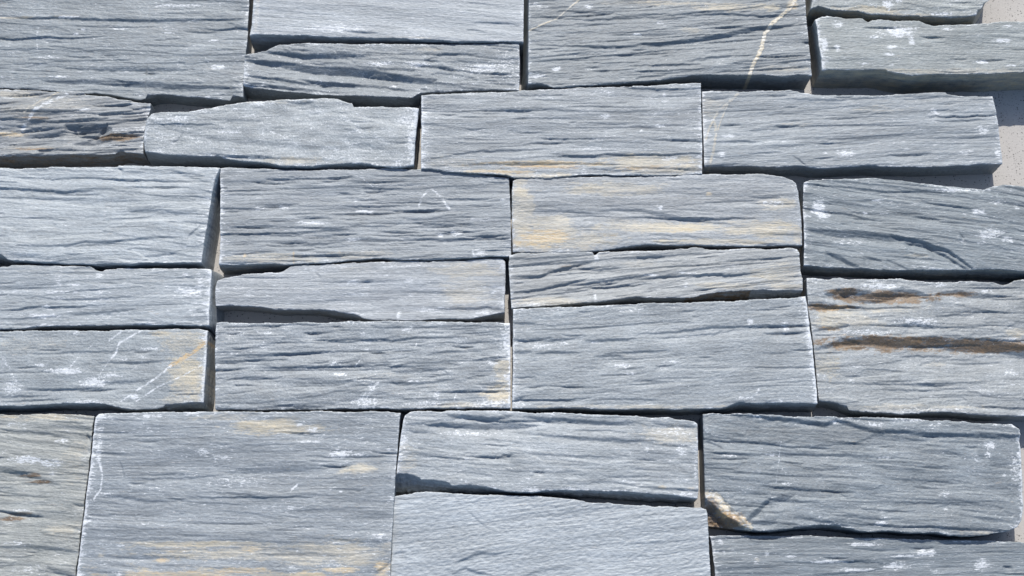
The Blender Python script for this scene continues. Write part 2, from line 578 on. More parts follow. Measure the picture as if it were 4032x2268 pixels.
    if led.max() > 0.004:
        levels = list(1 - np.linspace(0.012, 1.03, 26))
    rings, masks, grains = [], [], []
    base_dust = mk[loop, 0]
    ur = spec.get('under', None)
    lx_foot = spec.get('flare', (0, 0))   # extra outward run of the left / right foot, mm
    for f in levels:
        g = 1 - f
        rough = fbm(per / 22, np.full(nl, f * h * 1000 / 2.6), sd + 91, 3) * (1 - 0.75 * sawn)
        off = 0.0016 * (rough + 0.5 * (1 - sawn) * fbm(per / 7, np.full(nl, f * h * 1000 / 1.5), sd + 93, 2)) * min(1, g * 8) - ins * g * (1 - 0.5 * sawn)
        gs = g + 0.05 * fbm(per / 9, per * 0 + 2.2, sd + 94, 3)
        gs = (np.floor(gs * 9) + sstep(0.55, 1.0, gs * 9 - np.floor(gs * 9))) / 9
        prof = 0.6 * min(1.0, g / 0.08) + 0.4 * min(1.0, max(0.0, (g - 0.08) / 0.5)) if spec.get('shelf') else 1.0 - (1.0 - np.clip(gs / 0.55, 0, 1)) ** 1.4
        off = off + led * prof * (1 + 0.25 * fbm(per / 6, np.full(nl, f * 9.0), sd + 95, 2))
        fl = np.where(nrm[:, 0] < 0, lx_foot[0], lx_foot[1]) * sawn / 1000.0 * g
        kb = min(1.0, g * 7)
        xy = lp[:, :2] * (1 - kb) + lps * kb + nrm * (off + fl)[:, None]
        z = np.where(f > 0, f, f) * lp[:, 2]
        rings.append(np.concatenate([xy, z[:, None]], 1))
        m_ = np.zeros((nl, 4))
        m_[:, 3] = 0.46 + 0.08 * rough
        m_[:, 0] = base_dust * math.exp(-g * 14) + 0.06 * sawn + 0.2 * np.clip(rough, 0, 1)
        m_[:, 1] = mk[loop, 1] * 0.7
        m_[:, 2] = mk[loop, 2] * 0.7
        if ur is not None:
            r_, c_ = ur[0], ur[1]
            w_ = np.clip(-nrm[:, 1], 0, 1)
            if len(ur) > 2:
                ux = [plan(a, spec['bot'][0][1], h)[0] for a in ur[2]]
                w_ = w_ * ((lp[:, 0] > ux[0]) & (lp[:, 0] < ux[1]))
            w_ = w_ * np.clip(0.7 + 0.9 * fbm(per / 20, np.full(nl, f * 7.0), sd + 92, 3), 0, 1.1)
            kt = sstep(0.16, 0.08, g) if len(ur) > 3 else 1.0
            kr = 1.0 - kt if len(ur) > 3 else 1.0
            m_[:, 2] = np.maximum(m_[:, 2], r_ * w_ * kr)
            m_[:, 1] = np.maximum(m_[:, 1], c_ * w_ * kt)
        masks.append(m_)
        grains.append(np.stack([per * 1.0 + sd * 91, z * 1000 * (1 - 0.6 * sawn), np.full(nl, 40.0)], 1))
    nr = len(levels)
    base = nu * nv
    allv = np.concatenate([co] + rings).astype(np.float32)
    allm = np.clip(np.concatenate([mk] + masks), 0, 1.2).astype(np.float32)
    allg = np.concatenate([gr] + grains).astype(np.float32)
    ring_idx = [loop] + [base + k * nl + np.arange(nl) for k in range(nr)]
    sk = []
    for k in range(nr):
        a, b = ring_idx[k], ring_idx[k + 1]
        sk.append(np.stack([a, b, np.roll(b, -1), np.roll(a, -1)], 1))
    faces = np.concatenate([quads] + sk).astype(np.int32)
    me = bpy.data.meshes.new("slate_stone")
    nfc = len(faces)
    me.vertices.add(len(allv))
    me.vertices.foreach_set("co", allv.ravel())
    me.loops.add(nfc * 4)
    me.loops.foreach_set("vertex_index", faces.ravel())
    me.polygons.add(nfc)
    me.polygons.foreach_set("loop_start", np.arange(0, nfc * 4, 4, dtype=np.int32))
    me.polygons.foreach_set("use_smooth", np.ones(nfc, dtype=bool))
    at = me.attributes.new("mask", 'FLOAT_COLOR', 'POINT')
    at.data.foreach_set("color", allm.ravel())
    at = me.attributes.new("grain", 'FLOAT_VECTOR', 'POINT')
    at.data.foreach_set("vector", allg.ravel())
    me.update(calc_edges=True)
    me.materials.append(SLATE)
    # keep the object's origin at the middle of its own foot
    org = np.array([allv[:, 0].mean(), allv[:, 1].mean(), 0.0], dtype=np.float32)
    me.vertices.foreach_set("co", (allv - org).ravel())
    me.update()
    ob = bpy.data.objects.new("slate_stone", me)
    ob.location = org.tolist()
    c = spec.get('col', (0.205, 0.225, 0.255))  # stone's own colour; its brightness partly stands in for tilt to the sun
    ob.color = (*c, 1.0)
    ob["label"] = spec['label']
    ob["category"] = "slate stone"
    ob["group"] = "split slate stones laid in rows"
    COL.objects.link(ob)
    return ob



XL, XR, YT, YB = -520, 4560, -430, 2720

STONES = [
    # ---------------------------------------------------------------- first row
    dict(label="wide blue-grey slate stone filling the upper left corner", h=31, col=(0.149, 0.170, 0.184), grain=-1, seed=1,
         top=[(XL, YT), (988, YT)], right=[(982, 0), (976, 100), (969, 210), (957, 330)],
         bot=[(XL, 340), (0, 348), (166, 353), (276, 362), (386, 367), (458, 375), (552, 389), (572, 383), (577, 367), (663, 371), (773, 381),
              (828, 389), (906, 399), (916, 377), (958, 383)],
         cracks=0.10, lam=0.9, dust=0.75,
         lips=[([(0, 62), (120, 70), (240, 66), (330, 72), (600, 78), (960, 74)], 2.6, 3.2, 12),
               ([(160, 316), (330, 312), (480, 318), (640, 330), (930, 345)], 3.6, 6.0, 20),
               ([(220, 262), (400, 266), (560, 268), (800, 270)], 2.6, 4.0, 14)],
         patch=[('d', 270, 68, 55, 5, 1.0), ('d', 700, 22, 150, 12, 0.7), ('d', 860, 262, 36, 12, 1.0), ('d', 230, 302, 45, 8, 0.9),
                ('d', 475, 113, 40, 5, 0.9), ('d', 670, 129, 36, 4, 0.9), ('d', 840, 157, 30, 7, 0.8), ('d', 180, 224, 60, 7, 0.7),
                ('d', 330, 115, 18, 7, 0.9), ('d', 300, 135, 12, 8, 0.8), ('d', 570, 370, 60, 10, 0.6), ('c', 60, 70, 110, 6, 0.8), ('c', 260, 66, 60, 5, 0.7)],
         vein=[('d', [(150, 110), (143, 150), (146, 190)], 7, 0.6)]),
    dict(label="smooth pale slate stone at the top edge above the deeply ridged one", h=37, col=(0.240, 0.262, 0.279), grain=-4, seed=2, shingle=0.30,
         top=[(1002, YT), (2066, YT)], right=[(2063, 0), (2061, 100)], left=[(998, 0), (991, 95)],
         bot=[(983, 139), (1000, 136), (1221, 141), (1331, 148), (1552, 152), (1773, 163), (2000, 166), (2061, 166)],
         cracks=0.03, lam=0.3, fine=0.7, roll=0.6, ledges=0, dust=0.9, inset=0.5, ledge=[(983, 8), (1300, 4), (1700, 0), (2061, 0)],
         patch=[('d', 1330, 110, 140, 22, 0.85), ('d', 1600, 135, 150, 18, 0.6), ('c', 1500, 150, 220, 14, 0.4), ('d', 1010, 60, 16, 90, 0.6),
                ('c', 1010, 60, 12, 90, 0.5)],
         lips=[([(1850, 88), (1920, 86), (2000, 90), (2050, 100)], 1.2, 1.6, 6), ([(1835, 115), (1880, 116), (1915, 126)], 0.9, 1.4, 6)]),
    dict(label="dark slate stone split into long slanting ridges, wedged under the smooth pale one", h=33, col=(0.146, 0.165, 0.178), grain=-5, seed=3, shingle=1.20,
         top=[(963, 217), (1000, 213), (1050, 201), (1066, 190), (1100, 177), (1200, 174), (1552, 175), (1773, 176), (1831, 172), (2000, 174), (2044, 168)],
         right=[(2046, 200), (2046, 300)], left=[(961, 270)],
         bot=[(958, 336), (1000, 345), (1221, 364), (1331, 373), (1552, 381), (1624, 382), (1657, 364), (1718, 361), (1828, 358), (2000, 355), (2044, 357)],
         cracks=0.16, lam=1.1, deep=1.2, dust=0.9, ledge=[(958, 8), (1200, 6), (1550, 8), (1620, 6), (1660, 0), (2044, 0)],
         lips=[([(960, 234), (1000, 236), (1132, 243), (1221, 254), (1386, 265), (1497, 282), (1607, 301), (1720, 316)], 8.0, 9.5, 12),
               ([(1040, 203), (1110, 206), (1200, 213), (1300, 213), (1460, 220)], 4.6, 5.0, 9),
               ([(960, 296), (1000, 298), (1166, 314), (1331, 320), (1497, 333), (1610, 352)], 4.2, 4.6, 10),
               ([(1170, 305), (1290, 318), (1400, 330)], 2.0, 2.5, 6), ([(1560, 208), (1700, 213), (1900, 214)], 1.3, 1.8, 6),
               ([(960, 330), (1100, 338), (1260, 352), (1400, 362)], 2.5, 3.0, 9)],
         patch=[('d', 1500, 252, 70, 14, 0.9), ('d', 1640, 255, 60, 16, 0.8), ('d', 1900, 270, 110, 30, 0.75), ('d', 1550, 335, 24, 7, 0.9),
                ('c', 1690, 195, 60, 12, 0.5), ('d', 1990, 260, 60, 70, 0.6)]),
    dict(label="dark slate stone crossed by a cream quartz vein near its right end, top edge", h=38, col=(0.132, 0.150, 0.162), grain=3.5, seed=4, shingle=1.40,
         top=[(2086, YT), (3162, YT)], right=[(3171, 0), (3179, 110), (3190, 221)], left=[(2082, 0), (2081, 170)],
         bot=[(2080, 330), (2150, 336), (2178, 346), (2304, 338), (2442, 328), (2552, 320), (2663, 306), (2718, 299), (2829, 296), (2940, 296),
              (3000, 293), (3044, 298), (3094, 304), (3144, 294), (3196, 299)],
         cracks=0.26, lam=1.0, deep=1.1, dust=0.6, inset=0.8, flare=(9, 0), ledge=[(2080, 6), (2180, 0), (2600, 0), (2750, 3), (3196, 3)],
         lips=[([(2520, 173), (2600, 168), (2690, 156), (2800, 139), (2895, 120), (3000, 102), (3130, 96)], 4.2, 5.5, 12),
               ([(2475, 258), (2607, 254), (2762, 251)], 2.0, 2.0, 8), ([(2690, 238), (2790, 224), (2890, 217)], 2.2, 3.0, 8),
               ([(2084, 175), (2250, 178), (2400, 182), (2520, 178)], 1.6, 2.0, 8), ([(2320, 186), (2380, 184), (2450, 190)], 1.2, 2, 6),
               ([(2700, 60), (2850, 52), (3000, 62), (3150, 50)], 1.8, 2.2, 8), ([(2090, 60), (2300, 76), (2600, 62), (2800, 46)], 1.2, 1.6, 8)],
         patch=[('c', 2900, 28, 190, 26, 0.75), ('c', 2560, 12, 220, 16, 0.55), ('d', 2320, 24, 22, 16, 0.9), ('d', 2110, 298, 45, 14, 0.9),
                ('d', 2190, 270, 20, 12, 1.0), ('d', 2510, 134, 24, 6, 0.9), ('d', 2330, 270, 26, 7, 0.6), ('d', 2600, 90, 18, 10, 0.7),
                ('c', 2720, 118, 60, 14, 0.4), ('c', 3080, 270, 110, 22, 0.45), ('o', 3120, 20, 30, 26, 0.7), ('d', 2120, 20, 40, 20, 0.6)],
         vein=[('q', [(3150, -30), (3110, 33), (3083, 55), (3039, 94), (3011, 132), (3000, 188), (2988, 215), (2966, 254), (2950, 298), (2944, 320)], 15, 1.0),
               ('q', [(2078, 123), (2193, 72), (2280, 0)], 6, 0.9), ('d', [(3010, 170), (3100, 184), (3180, 188)], 4, 0.5)]),
    dict(label="olive-grey slate stone cut by the top edge, with a broken dark right end", h=45, col=(0.188, 0.205, 0.202), grain=-2, seed=5,
         top=[(3208, YT), (3925, YT)], right=[(3897, 0), (3872, 14), (3864, 34), (3848, 38)], left=[(3201, 0)],
         bot=[(3193, 33), (3221, 25), (3243, 30), (3276, 41), (3386, 44), (3497, 55), (3580, 61), (3690, 62), (3790, 66), (3812, 64), (3845, 57)],
         cracks=0.14, lam=1.0, dust=0.8, rag=1.6, inset=-1.0, under=(0.25, 0.45), flare=(0, 7),
         patch=[('d', 3500, 20, 25, 25, 0.9), ('d', 3710, 54, 60, 8, 0.9), ('c', 3420, 36, 170, 18, 0.75), ('c', 3600, 58, 120, 8, 0.6), ('d', 3540, 5, 22, 10, 0.8)]),
    dict(label="thick grey-green slate stone with white scuffs, on the right below the broken-ended one", h=46, col=(0.179, 0.198, 0.198), grain=-1, seed=6, shingle=0.40,
         top=[(3210, 77), (3237, 65), (3260, 64), (3331, 72), (3398, 71), (3417, 86), (3436, 77), (3497, 77), (3552, 82), (3618, 83), (3646, 95), (3674, 102),
              (3773, 99), (3884, 95), (3939, 85), (4032, 83), (XR, 86)],
         left=[(3218, 110), (3224, 182), (3235, 232)],
         bot=[(3237, 275), (3386, 276), (3486, 277), (3497, 284), (3580, 297), (3718, 290), (3884, 290), (4032, 284), (XR, 282)],
         cracks=0.04, lam=0.35, fine=0.8, roll=0.7, ledges=0, dust=0.7, inset=-2.0, under=(0.18, 0.6), flare=(1, 0), bruise=(0.9, 0.5),
         patch=[('d', 3300, 95, 26, 18, 0.8), ('d', 3540, 125, 80, 26, 1.0), ('d', 3450, 145, 40, 10, 0.9), ('d', 3590, 160, 14, 26, 0.9), ('d', 3510, 185, 30, 10, 1.0),
                ('d', 3500, 215, 22, 9, 0.9), ('d', 3298, 190, 14, 16, 0.9), ('d', 3730, 114, 26, 8, 0.9), ('d', 3945, 160, 48, 10, 0.9), ('d', 3870, 243, 36, 8, 0.9),
                ('d', 3245, 175, 18, 40, 0.9), ('d', 3400, 250, 50, 5, 0.7), ('d', 3970, 105, 24, 12, 0.7), ('d', 3980, 258, 24, 6, 0.8), ('d', 3510, 256, 10, 6, 0.8),
                ('c', 3700, 280, 420, 14, 0.6)]),
    # ---------------------------------------------------------------- second row
    dict(label="rough slate stone on the left edge with rust streaks and a buff vein", h=33, col=(0.176, 0.187, 0.193), grain=3, seed=7,
         top=[(XL, 345), (0, 351), (55, 353), (221, 364), (276, 362), (331, 364), (337, 373), (420, 381), (464, 393), (525, 400), (594, 409)],
         right=[(592, 430), (582, 460), (571, 500), (564, 550)],
         bot=[(XL, 616), (0, 614), (72, 613), (166, 613), (276, 607), (453, 605), (475, 590), (497, 602), (564, 606)],
         cracks=0.26, lam=2.2, roll=2.2, deep=1.5, wave=2.4, ledges=6, dust=0.8, under=(0.6, 0.08), inset=-1.0, ledge=[(0, 8), (300, 6), (564, 0)],
         lips=[([(282, 561), (340, 552), (400, 540), (460, 527), (520, 524), (566, 528)], 5.0, 6.0, 12), ([(256, 490), (300, 484), (360, 482), (400, 486), (440, 500)], 7, 11, 14),
               ([(340, 545), (380, 520), (405, 495), (425, 480)], 4.5, 5.0, 9), ([(0, 475), (80, 458), (160, 450), (240, 452)], 1.8, 3.5, 10),
               ([(60, 500), (130, 478), (200, 465)], 2.0, 4.0, 10), ([(180, 452), (300, 445), (420, 446), (560, 440)], 1.2, 2.0, 8)],
         patch=[('r', 470, 538, 105, 16, 1.1), ('o', 40, 528, 70, 16, 0.9), ('c', 50, 372, 110, 22, 0.7), ('c', 90, 440, 100, 40, 0.45), ('r', 140, 468, 70, 10, 0.5),
                ('r', 140, 585, 100, 8, 0.6), ('c', 100, 580, 120, 14, 0.5), ('d', 330, 436, 40, 10, 0.8), ('k', 340, 500, 80, 16, 0.8), ('d', 480, 510, 60, 12, 0.6),
                ('d', 440, 570, 80, 10, 0.6), ('c', 250, 410, 160, 40, 0.35)],
         vein=[('d', [(262, 372), (200, 400), (150, 435), (105, 478), (80, 515)], 16, 0.7), ('q', [(230, 366), (160, 400), (100, 450)], 8, 0.6)]),
    dict(label="rounded slate stone between the rusty left one and the tall grey one", h=38, col=(0.215, 0.236, 0.247), grain=-2, seed=8, shingle=0.45,
         top=[(594, 447), (635, 442), (734, 445), (795, 433), (861, 417), (939, 408), (1000, 402), (1110, 394), (1221, 389), (1329, 387), (1353, 398), (1387, 407),
              (1392, 421), (1497, 422), (1607, 422), (1649, 425)],
         right=[(1646, 442), (1641, 497), (1635, 552), (1632, 607)], left=[(577, 466), (568, 508), (563, 552)],
         bot=[(569, 594), (613, 600), (635, 607), (718, 613), (856, 613), (928, 629), (1000, 634), (1110, 652), (1232, 657), (1243, 652), (1331, 646), (1425, 641),
              (1480, 652), (1541, 663), (1596, 660), (1629, 648)],
         cracks=0.05, lam=0.5, fine=0.85, wave=1.8, dust=1.1, round=2.2, inset=0.5, ledge=[(569, 10), (900, 8), (1000, 2), (1240, 4), (1400, 8), (1540, 0), (1629, 4)],
         bruise=(0.5, 1.0),
         patch=[('d', 700, 470, 60, 22, 0.8), ('d', 900, 520, 80, 7, 0.8), ('d', 740, 505, 40, 8, 0.6), ('d', 1120, 545, 40, 16, 0.6), ('d', 1600, 470, 50, 30, 0.7),
                ('c', 1150, 632, 160, 18, 0.6), ('d', 1620, 560, 22, 100, 0.8), ('d', 1400, 620, 130, 16, 0.5), ('c', 1090, 400, 120, 14, 0.4), ('d', 640, 540, 50, 40, 0.5),
                ('k', 1450, 500, 45, 12, 0.6)],
         lips=[([(668, 560), (700, 545), (715, 525), (722, 512)], 1.4, 2.2, 6), ([(1398, 500), (1430, 506), (1468, 500)], 0.9, 1.3, 6),
               ([(570, 480), (900, 545), (1300, 575), (1600, 560)], 1.0, 6.0, 25), ([(1130, 398), (1180, 402), (1240, 398)], 1.6, 3, 8)],
         vein=[('d', [(1000, 465), (1040, 490), (1060, 515), (1110, 535)], 5, 0.6), ('d', [(860, 515), (920, 470), (1000, 440)], 3, 0.5)]),
    dict(label="tall grey slate stone with an orange rust band along its bottom edge", h=37, col=(0.183, 0.202, 0.216), grain=0, seed=9,
         top=[(1659, 376), (1700, 370), (1883, 364), (2000, 362), (2166, 353), (2386, 343), (2552, 338), (2759, 328)],
         right=[(2760, 350), (2762, 442), (2765, 552)], left=[(1659, 520)],
         bot=[(1658, 664), (1784, 677), (1917, 687), (2000, 692), (2017, 699), (2166, 700), (2221, 695), (2331, 687), (2552, 692), (2765, 684)],
         cracks=0.16, lam=0.7, wave=1.8, dust=0.9, bruise=(1.0, 0.7), rag=1.2,
         lips=[([(1740, 615), (1900, 590), (2000, 588), (2140, 584), (2200, 592)], 1.6, 2.6, 10), ([(1800, 650), (1950, 640), (2200, 636), (2380, 642)], 1.8, 3.5, 12),
               ([(2300, 665), (2500, 655), (2760, 662)], 1.6, 2.6, 9)],
         patch=[('o', 2130, 645, 300, 16, 0.85), ('o', 1960, 676, 190, 10, 0.9), ('c', 2560, 640, 260, 42, 0.8), ('c', 2620, 665, 190, 24, 0.7), ('r', 2150, 655, 210, 12, 0.5),
                ('c', 1780, 640, 140, 30, 0.4), ('c', 2120, 690, 200, 12, 0.8), ('r', 2560, 660, 160, 10, 0.4), ('d', 2385, 457, 26, 14, 0.9), ('d', 2595, 494, 32, 8, 0.9),
                ('d', 2526, 516, 14, 8, 0.8), ('d', 2616, 372, 10, 14, 0.8), ('d', 2620, 398, 14, 6, 0.8), ('d', 2350, 548, 26, 8, 0.7), ('d', 2640, 622, 50, 10, 0.8),
                ('d', 2330, 585, 140, 10, 0.6), ('d', 1680, 560, 24, 90, 0.5)]),
    dict(label="long slate stone with its right end over bare concrete and a branching pale vein", h=32, col=(0.184, 0.205, 0.220), grain=2.5, seed=10,
         top=[(2764, 361), (2883, 360), (2911, 363), (3000, 357), (3110, 356), (3155, 367), (3210, 375), (3386, 378), (3497, 375), (3723, 364), (3728, 370), (3801, 381), (3908, 379)],
         right=[(3922, 442), (3936, 530)], left=[(2768, 500)],
         bot=[(2773, 654), (3000, 657), (3166, 654), (3182, 660), (3221, 663), (3409, 652), (3469, 657), (3635, 657), (3718, 656), (3801, 652), (3872, 647), (3947, 645)],
         cracks=0.16, lam=0.6, wave=1.3, dust=0.75, bruise=(0.9, 0.7), inset=0.3,
         lips=[([(2780, 560), (2840, 556), (2920, 552), (3000, 558)], 1.6, 2.6, 8), ([(3118, 608), (3150, 630), (3180, 655)], 1.3, 1.2, 4),
               ([(3000, 500), (3200, 492), (3400, 488), (3620, 496)], 1.2, 2.0, 9), ([(2990, 395), (3100, 388), (3300, 392), (3500, 384)], 1.0, 1.6, 7)],
         patch=[('d', 2870, 536, 36, 7, 0.9), ('d', 2840, 610, 16, 18, 0.9), ('d', 3330, 605, 40, 18, 0.9), ('d', 3250, 602, 12, 5, 0.9), ('d', 3680, 445, 26, 24, 0.8),
                ('d', 3870, 510, 34, 26, 0.8), ('d', 3925, 600, 12, 22, 1.0), ('d', 3800, 600, 30, 14, 0.7), ('d', 3265, 566, 30, 5, 0.8), ('c', 2800, 420, 70, 50, 0.45),
                ('c', 3150, 490, 90, 12, 0.4), ('c', 3480, 430, 130, 22, 0.35), ('d', 3570, 585, 16, 12, 0.6)],
         vein=[('q', [(2908, 366), (2872, 402), (2828, 440), (2815, 470), (2820, 530), (2808, 600), (2795, 652)], 11, 0.5),
               ('q', [(2828, 440), (2795, 500), (2775, 560)], 8, 0.6), ('d', [(2815, 470), (2780, 478)], 6, 0.6), ('q', [(2870, 402), (2840, 470), (2812, 560)], 5, 0.6)]),
    # ---------------------------------------------------------------- third row
    dict(label="large pale slate stone on the left edge with a crumpled face and slanting right end", h=38, col=(0.251, 0.276, 0.291), grain=-2, seed=11, shingle=0.50,
         top=[(XL, 660), (0, 661), (110, 662), (188, 662), (199, 657), (331, 660), (464, 662), (468, 656), (607, 656), (745, 658), (866, 662)],
         right=[(845, 710), (834, 766), (817, 876), (801, 964)],
         bot=[(XL, 985), (0, 1000), (33, 1025), (166, 1035), (331, 1037), (497, 1039), (580, 1031), (690, 1036), (792, 1033)],
         cracks=0.09, lam=1.0, fine=0.8, wave=2.6, roll=1.6, dust=0.7, ledge=[(0, 10), (40, 2), (792, 2)], inset=0.5, flare=(0, 6),
         lips=[([(60, 970), (260, 965), (340, 948), (420, 952), (560, 935), (720, 930)], 1.8, 2.2, 14), ([(640, 665), (700, 672), (740, 682), (790, 688)], 1.4, 2.0, 6),
               ([(100, 768), (250, 772), (400, 778), (520, 774)], 1.5, 6, 25), ([(500, 828), (600, 820), (700, 828), (780, 830)], 1.6, 6, 20),
               ([(560, 1006), (620, 1000), (700, 992)], 1.4, 2.0, 8), ([(740, 930), (765, 905), (790, 885)], 1.6, 2.6, 8), ([(466, 658), (475, 664), (488, 670)], 2.0, 2.0, 5),
               ([(20, 1000), (100, 1000), (170, 1004)], 1.6, 3, 8)],
         patch=[('p', 300, 700, 420, 36, 0.7), ('d', 740, 730, 40, 16, 0.5), ('d', 412, 835, 10, 12, 0.6), ('p', 300, 990, 300, 20, 0.6), ('d', 120, 1005, 60, 8, 0.5)]),
    dict(label="grey slate stone full of short dark splits, with a faint chalky arch on it", h=33, col=(0.177, 0.196, 0.211), grain=1, seed=12, shingle=1.40,
         top=[(867, 664), (906, 659), (1000, 664), (1110, 669), (1166, 672), (1331, 671), (1497, 667), (1663, 667), (1784, 677), (1906, 688), (1917, 696), (2004, 700)],
         right=[(2009, 790), (2012, 900)], left=[(867, 820), (867, 985)],
         bot=[(862, 1042), (906, 1044), (1000, 1040), (1055, 1039), (1121, 1042), (1155, 1039), (1276, 1033), (1386, 1024), (1469, 1017), (1552, 1020), (1585, 1026),
              (1773, 1020), (2000, 1011), (2013, 1009)],
         cracks=0.42, lam=0.7, deep=1.25, dust=0.75, bruise=(1.0, 0.3), under=(0.2, 0.35), ledge=[(862, 8), (1000, 6), (1120, 2), (1155, 0), (2013, 0)],
         lips=[([(1000, 918), (1100, 922), (1220, 925), (1400, 920)], 1.6, 2.4, 8), ([(1060, 968), (1200, 960), (1350, 950)], 1.6, 1.8, 9), ([(1350, 812), (1450, 810), (1600, 806)], 1.5, 1.8, 6),
               ([(1370, 885), (1480, 888), (1570, 884)], 1.7, 2.4, 7), ([(1560, 935), (1660, 938), (1750, 940), (1960, 932)], 1.6, 2.0, 8), ([(1620, 876), (1740, 880), (1800, 884)], 1.6, 2.4, 7),
               ([(1420, 738), (1510, 740), (1590, 742)], 1.4, 1.8, 6), ([(1000, 805), (1100, 803), (1180, 802)], 1.3, 1.6, 6)],
         patch=[('d', 1240, 878, 70, 9, 1.0), ('d', 1440, 832, 48, 8, 0.9), ('d', 1730, 926, 16, 10, 1.0), ('d', 1795, 918, 26, 14, 0.9), ('d', 1390, 942, 40, 9, 0.9),
                ('d', 1890, 998, 34, 18, 0.8), ('d', 1880, 865, 90, 10, 0.6), ('d', 1980, 788, 14, 6, 0.8), ('d', 1020, 822, 26, 7, 0.8), ('d', 1120, 816, 24, 8, 0.8),
                ('d', 1400, 795, 10, 12, 0.8), ('c', 1100, 1015, 260, 26, 0.45), ('c', 1420, 1000, 160, 24, 0.4), ('o', 963, 1005, 10, 12, 0.9), ('p', 1800, 985, 200, 26, 0.4)],
         vein=[('d', [(1650, 810), (1660, 780), (1682, 752), (1700, 745), (1735, 775), (1752, 800), (1770, 825)], 9, 0.75), ('o', [(1155, 990), (1156, 1035)], 7, 0.7),
               ('o', [(1335, 985), (1345, 1020)], 8, 0.5), ('d', [(1370, 680), (1420, 700), (1470, 735)], 3, 0.7), ('d', [(1100, 690), (1112, 735)], 3, 0.6), ('d', [(1860, 985), (1866, 1010)], 5, 0.7)]),
    dict(label="buff and yellow stained slate stone in the centre right", h=35, col=(0.214, 0.230, 0.242), grain=0, seed=13, shingle=0.60,
         top=[(2020, 712), (2035, 704), (2199, 697), (2497, 697), (2519, 695), (2618, 691), (2657, 695), (2685, 688), (2828, 687), (3000, 687), (3033, 691), (3083, 699), (3121, 710)],
         right=[(3135, 722), (3145, 766), (3155, 848), (3160, 931)], left=[(2015, 760), (2016, 900)],
         bot=[(2019, 990), (2110, 994), (2309, 992), (2386, 986), (2469, 975), (2552, 966), (2707, 964), (3000, 969), (3055, 967), (3159, 965)],
         cracks=0.08, lam=0.5, fine=0.7, wave=1.6, ledges=1, dust=0.55, round=1.2,
         lips=[([(2340, 832), (2430, 820), (2520, 822), (2700, 858), (2900, 880)], 1.7, 4.0, 14), ([(2060, 830), (2200, 824), (2340, 838)], 1.3, 2.5, 9),
               ([(2520, 915), (2700, 925), (2800, 938)], 1.2, 3, 10)],
         patch=[('c', 2050, 840, 60, 190, 0.75), ('c', 2200, 945, 260, 60, 0.7), ('o', 2140, 940, 110, 42, 1.0), ('c', 2160, 880, 110, 50, 0.75), ('c', 2420, 745, 260, 34, 0.65), ('c', 2600, 895, 380, 28, 0.72),
                ('c', 3000, 900, 190, 46, 0.75), ('c', 3060, 800, 110, 30, 0.7), ('c', 2500, 880, 200, 24, 0.5), ('c', 2850, 950, 320, 14, 0.65), ('o', 2790, 764, 14, 8, 0.9),
                ('k', 2600, 800, 260, 34, 0.5), ('k', 2220, 720, 120, 30, 0.4), ('d', 2598, 818, 12, 12, 1.0), ('d', 3040, 800, 60, 14, 0.7), ('d', 2210, 985, 60, 8, 0.6),
                ('c', 3140, 920, 24, 60, 0.6), ('o', 2400, 925, 60, 14, 0.6)]),
    dict(label="dark slate stone at the right edge with a slanting double crack", h=35, col=(0.126, 0.148, 0.162), grain=-8, seed=14,
         top=[(3166, 718), (3182, 710), (3190, 706), (3386, 705), (3436, 699), (3530, 708), (3635, 719), (3718, 730), (3817, 741), (3878, 747), (3911, 733), (3955, 728), (4032, 732), (XR, 740)],
         left=[(3163, 793), (3166, 876), (3168, 987)],
         bot=[(3166, 1045), (3221, 1049), (3386, 1055), (3552, 1063), (3823, 1066), (3856, 1063), (3939, 1066), (4032, 1072), (XR, 1080)],
         cracks=0.12, lam=0.9, wave=1.4, dust=0.8, bruise=(0.7, 0.3), ledge=[(3166, 6), (3600, 8), (4032, 10)], under=(0.15, 0.3),
         lips=[([(3500, 920), (3541, 929), (3613, 941), (3734, 984), (3835, 1062)], 4.5, 4.0, 8), ([(3560, 948), (3650, 962), (3720, 1000), (3810, 1062)], 4.0, 3.6, 7),
               ([(3250, 985), (3310, 1005), (3385, 1045)], 3.5, 5.0, 14), ([(3170, 895), (3300, 905), (3400, 905), (3560, 935)], 4.0, 8.0, 22), ([(3400, 1006), (3440, 1012), (3475, 1024)], 1.8, 2.2, 6),
               ([(3570, 985), (3610, 998), (3660, 1003)], 1.4, 2.0, 6), ([(3490, 1015), (3550, 1040), (3580, 1062)], 1.5, 3, 9), ([(3775, 920), (3795, 940)], 1.8, 1.8, 5)],
         steps=[([(3430, 690), (3530, 702), (3640, 722), (3760, 740), (3880, 756), (4032, 786), (XR, 850)], -4.5, 3.0, 400)],
         patch=[('d', 3230, 820, 40, 55, 0.9), ('d', 3760, 750, 110, 10, 0.85), ('d', 3850, 840, 30, 16, 0.8), ('d', 3890, 925, 60, 24, 0.8), ('d', 3960, 945, 36, 14, 0.8), ('d', 3460, 785, 24, 7, 0.8),
                ('d', 3410, 838, 16, 12, 0.7), ('p', 3450, 980, 260, 50, 0.6), ('d', 3340, 950, 80, 18, 0.55), ('c', 3620, 1005, 50, 14, 0.5), ('d', 3920, 800, 36, 10, 0.7), ('d', 4000, 815, 14, 18, 0.6),
                ('p', 3850, 1000, 200, 40, 0.3)]),
    # ---------------------------------------------------------------- fourth row
    dict(label="slate stone on the left edge just under the crumpled pale one", h=34, col=(0.219, 0.242, 0.258), grain=1, seed=15, shingle=0.80,
         top=[(XL, 1055), (0, 1053), (33, 1050), (44, 1044), (133, 1043), (353, 1050), (381, 1066), (403, 1069), (411, 1063), (497, 1057), (663, 1059), (828, 1060)],
         right=[(834, 1070), (828, 1125), (824, 1207)],
         bot=[(XL, 1305), (0, 1299), (124, 1289), (186, 1285), (373, 1283), (538, 1280), (704, 1281), (822, 1282)],
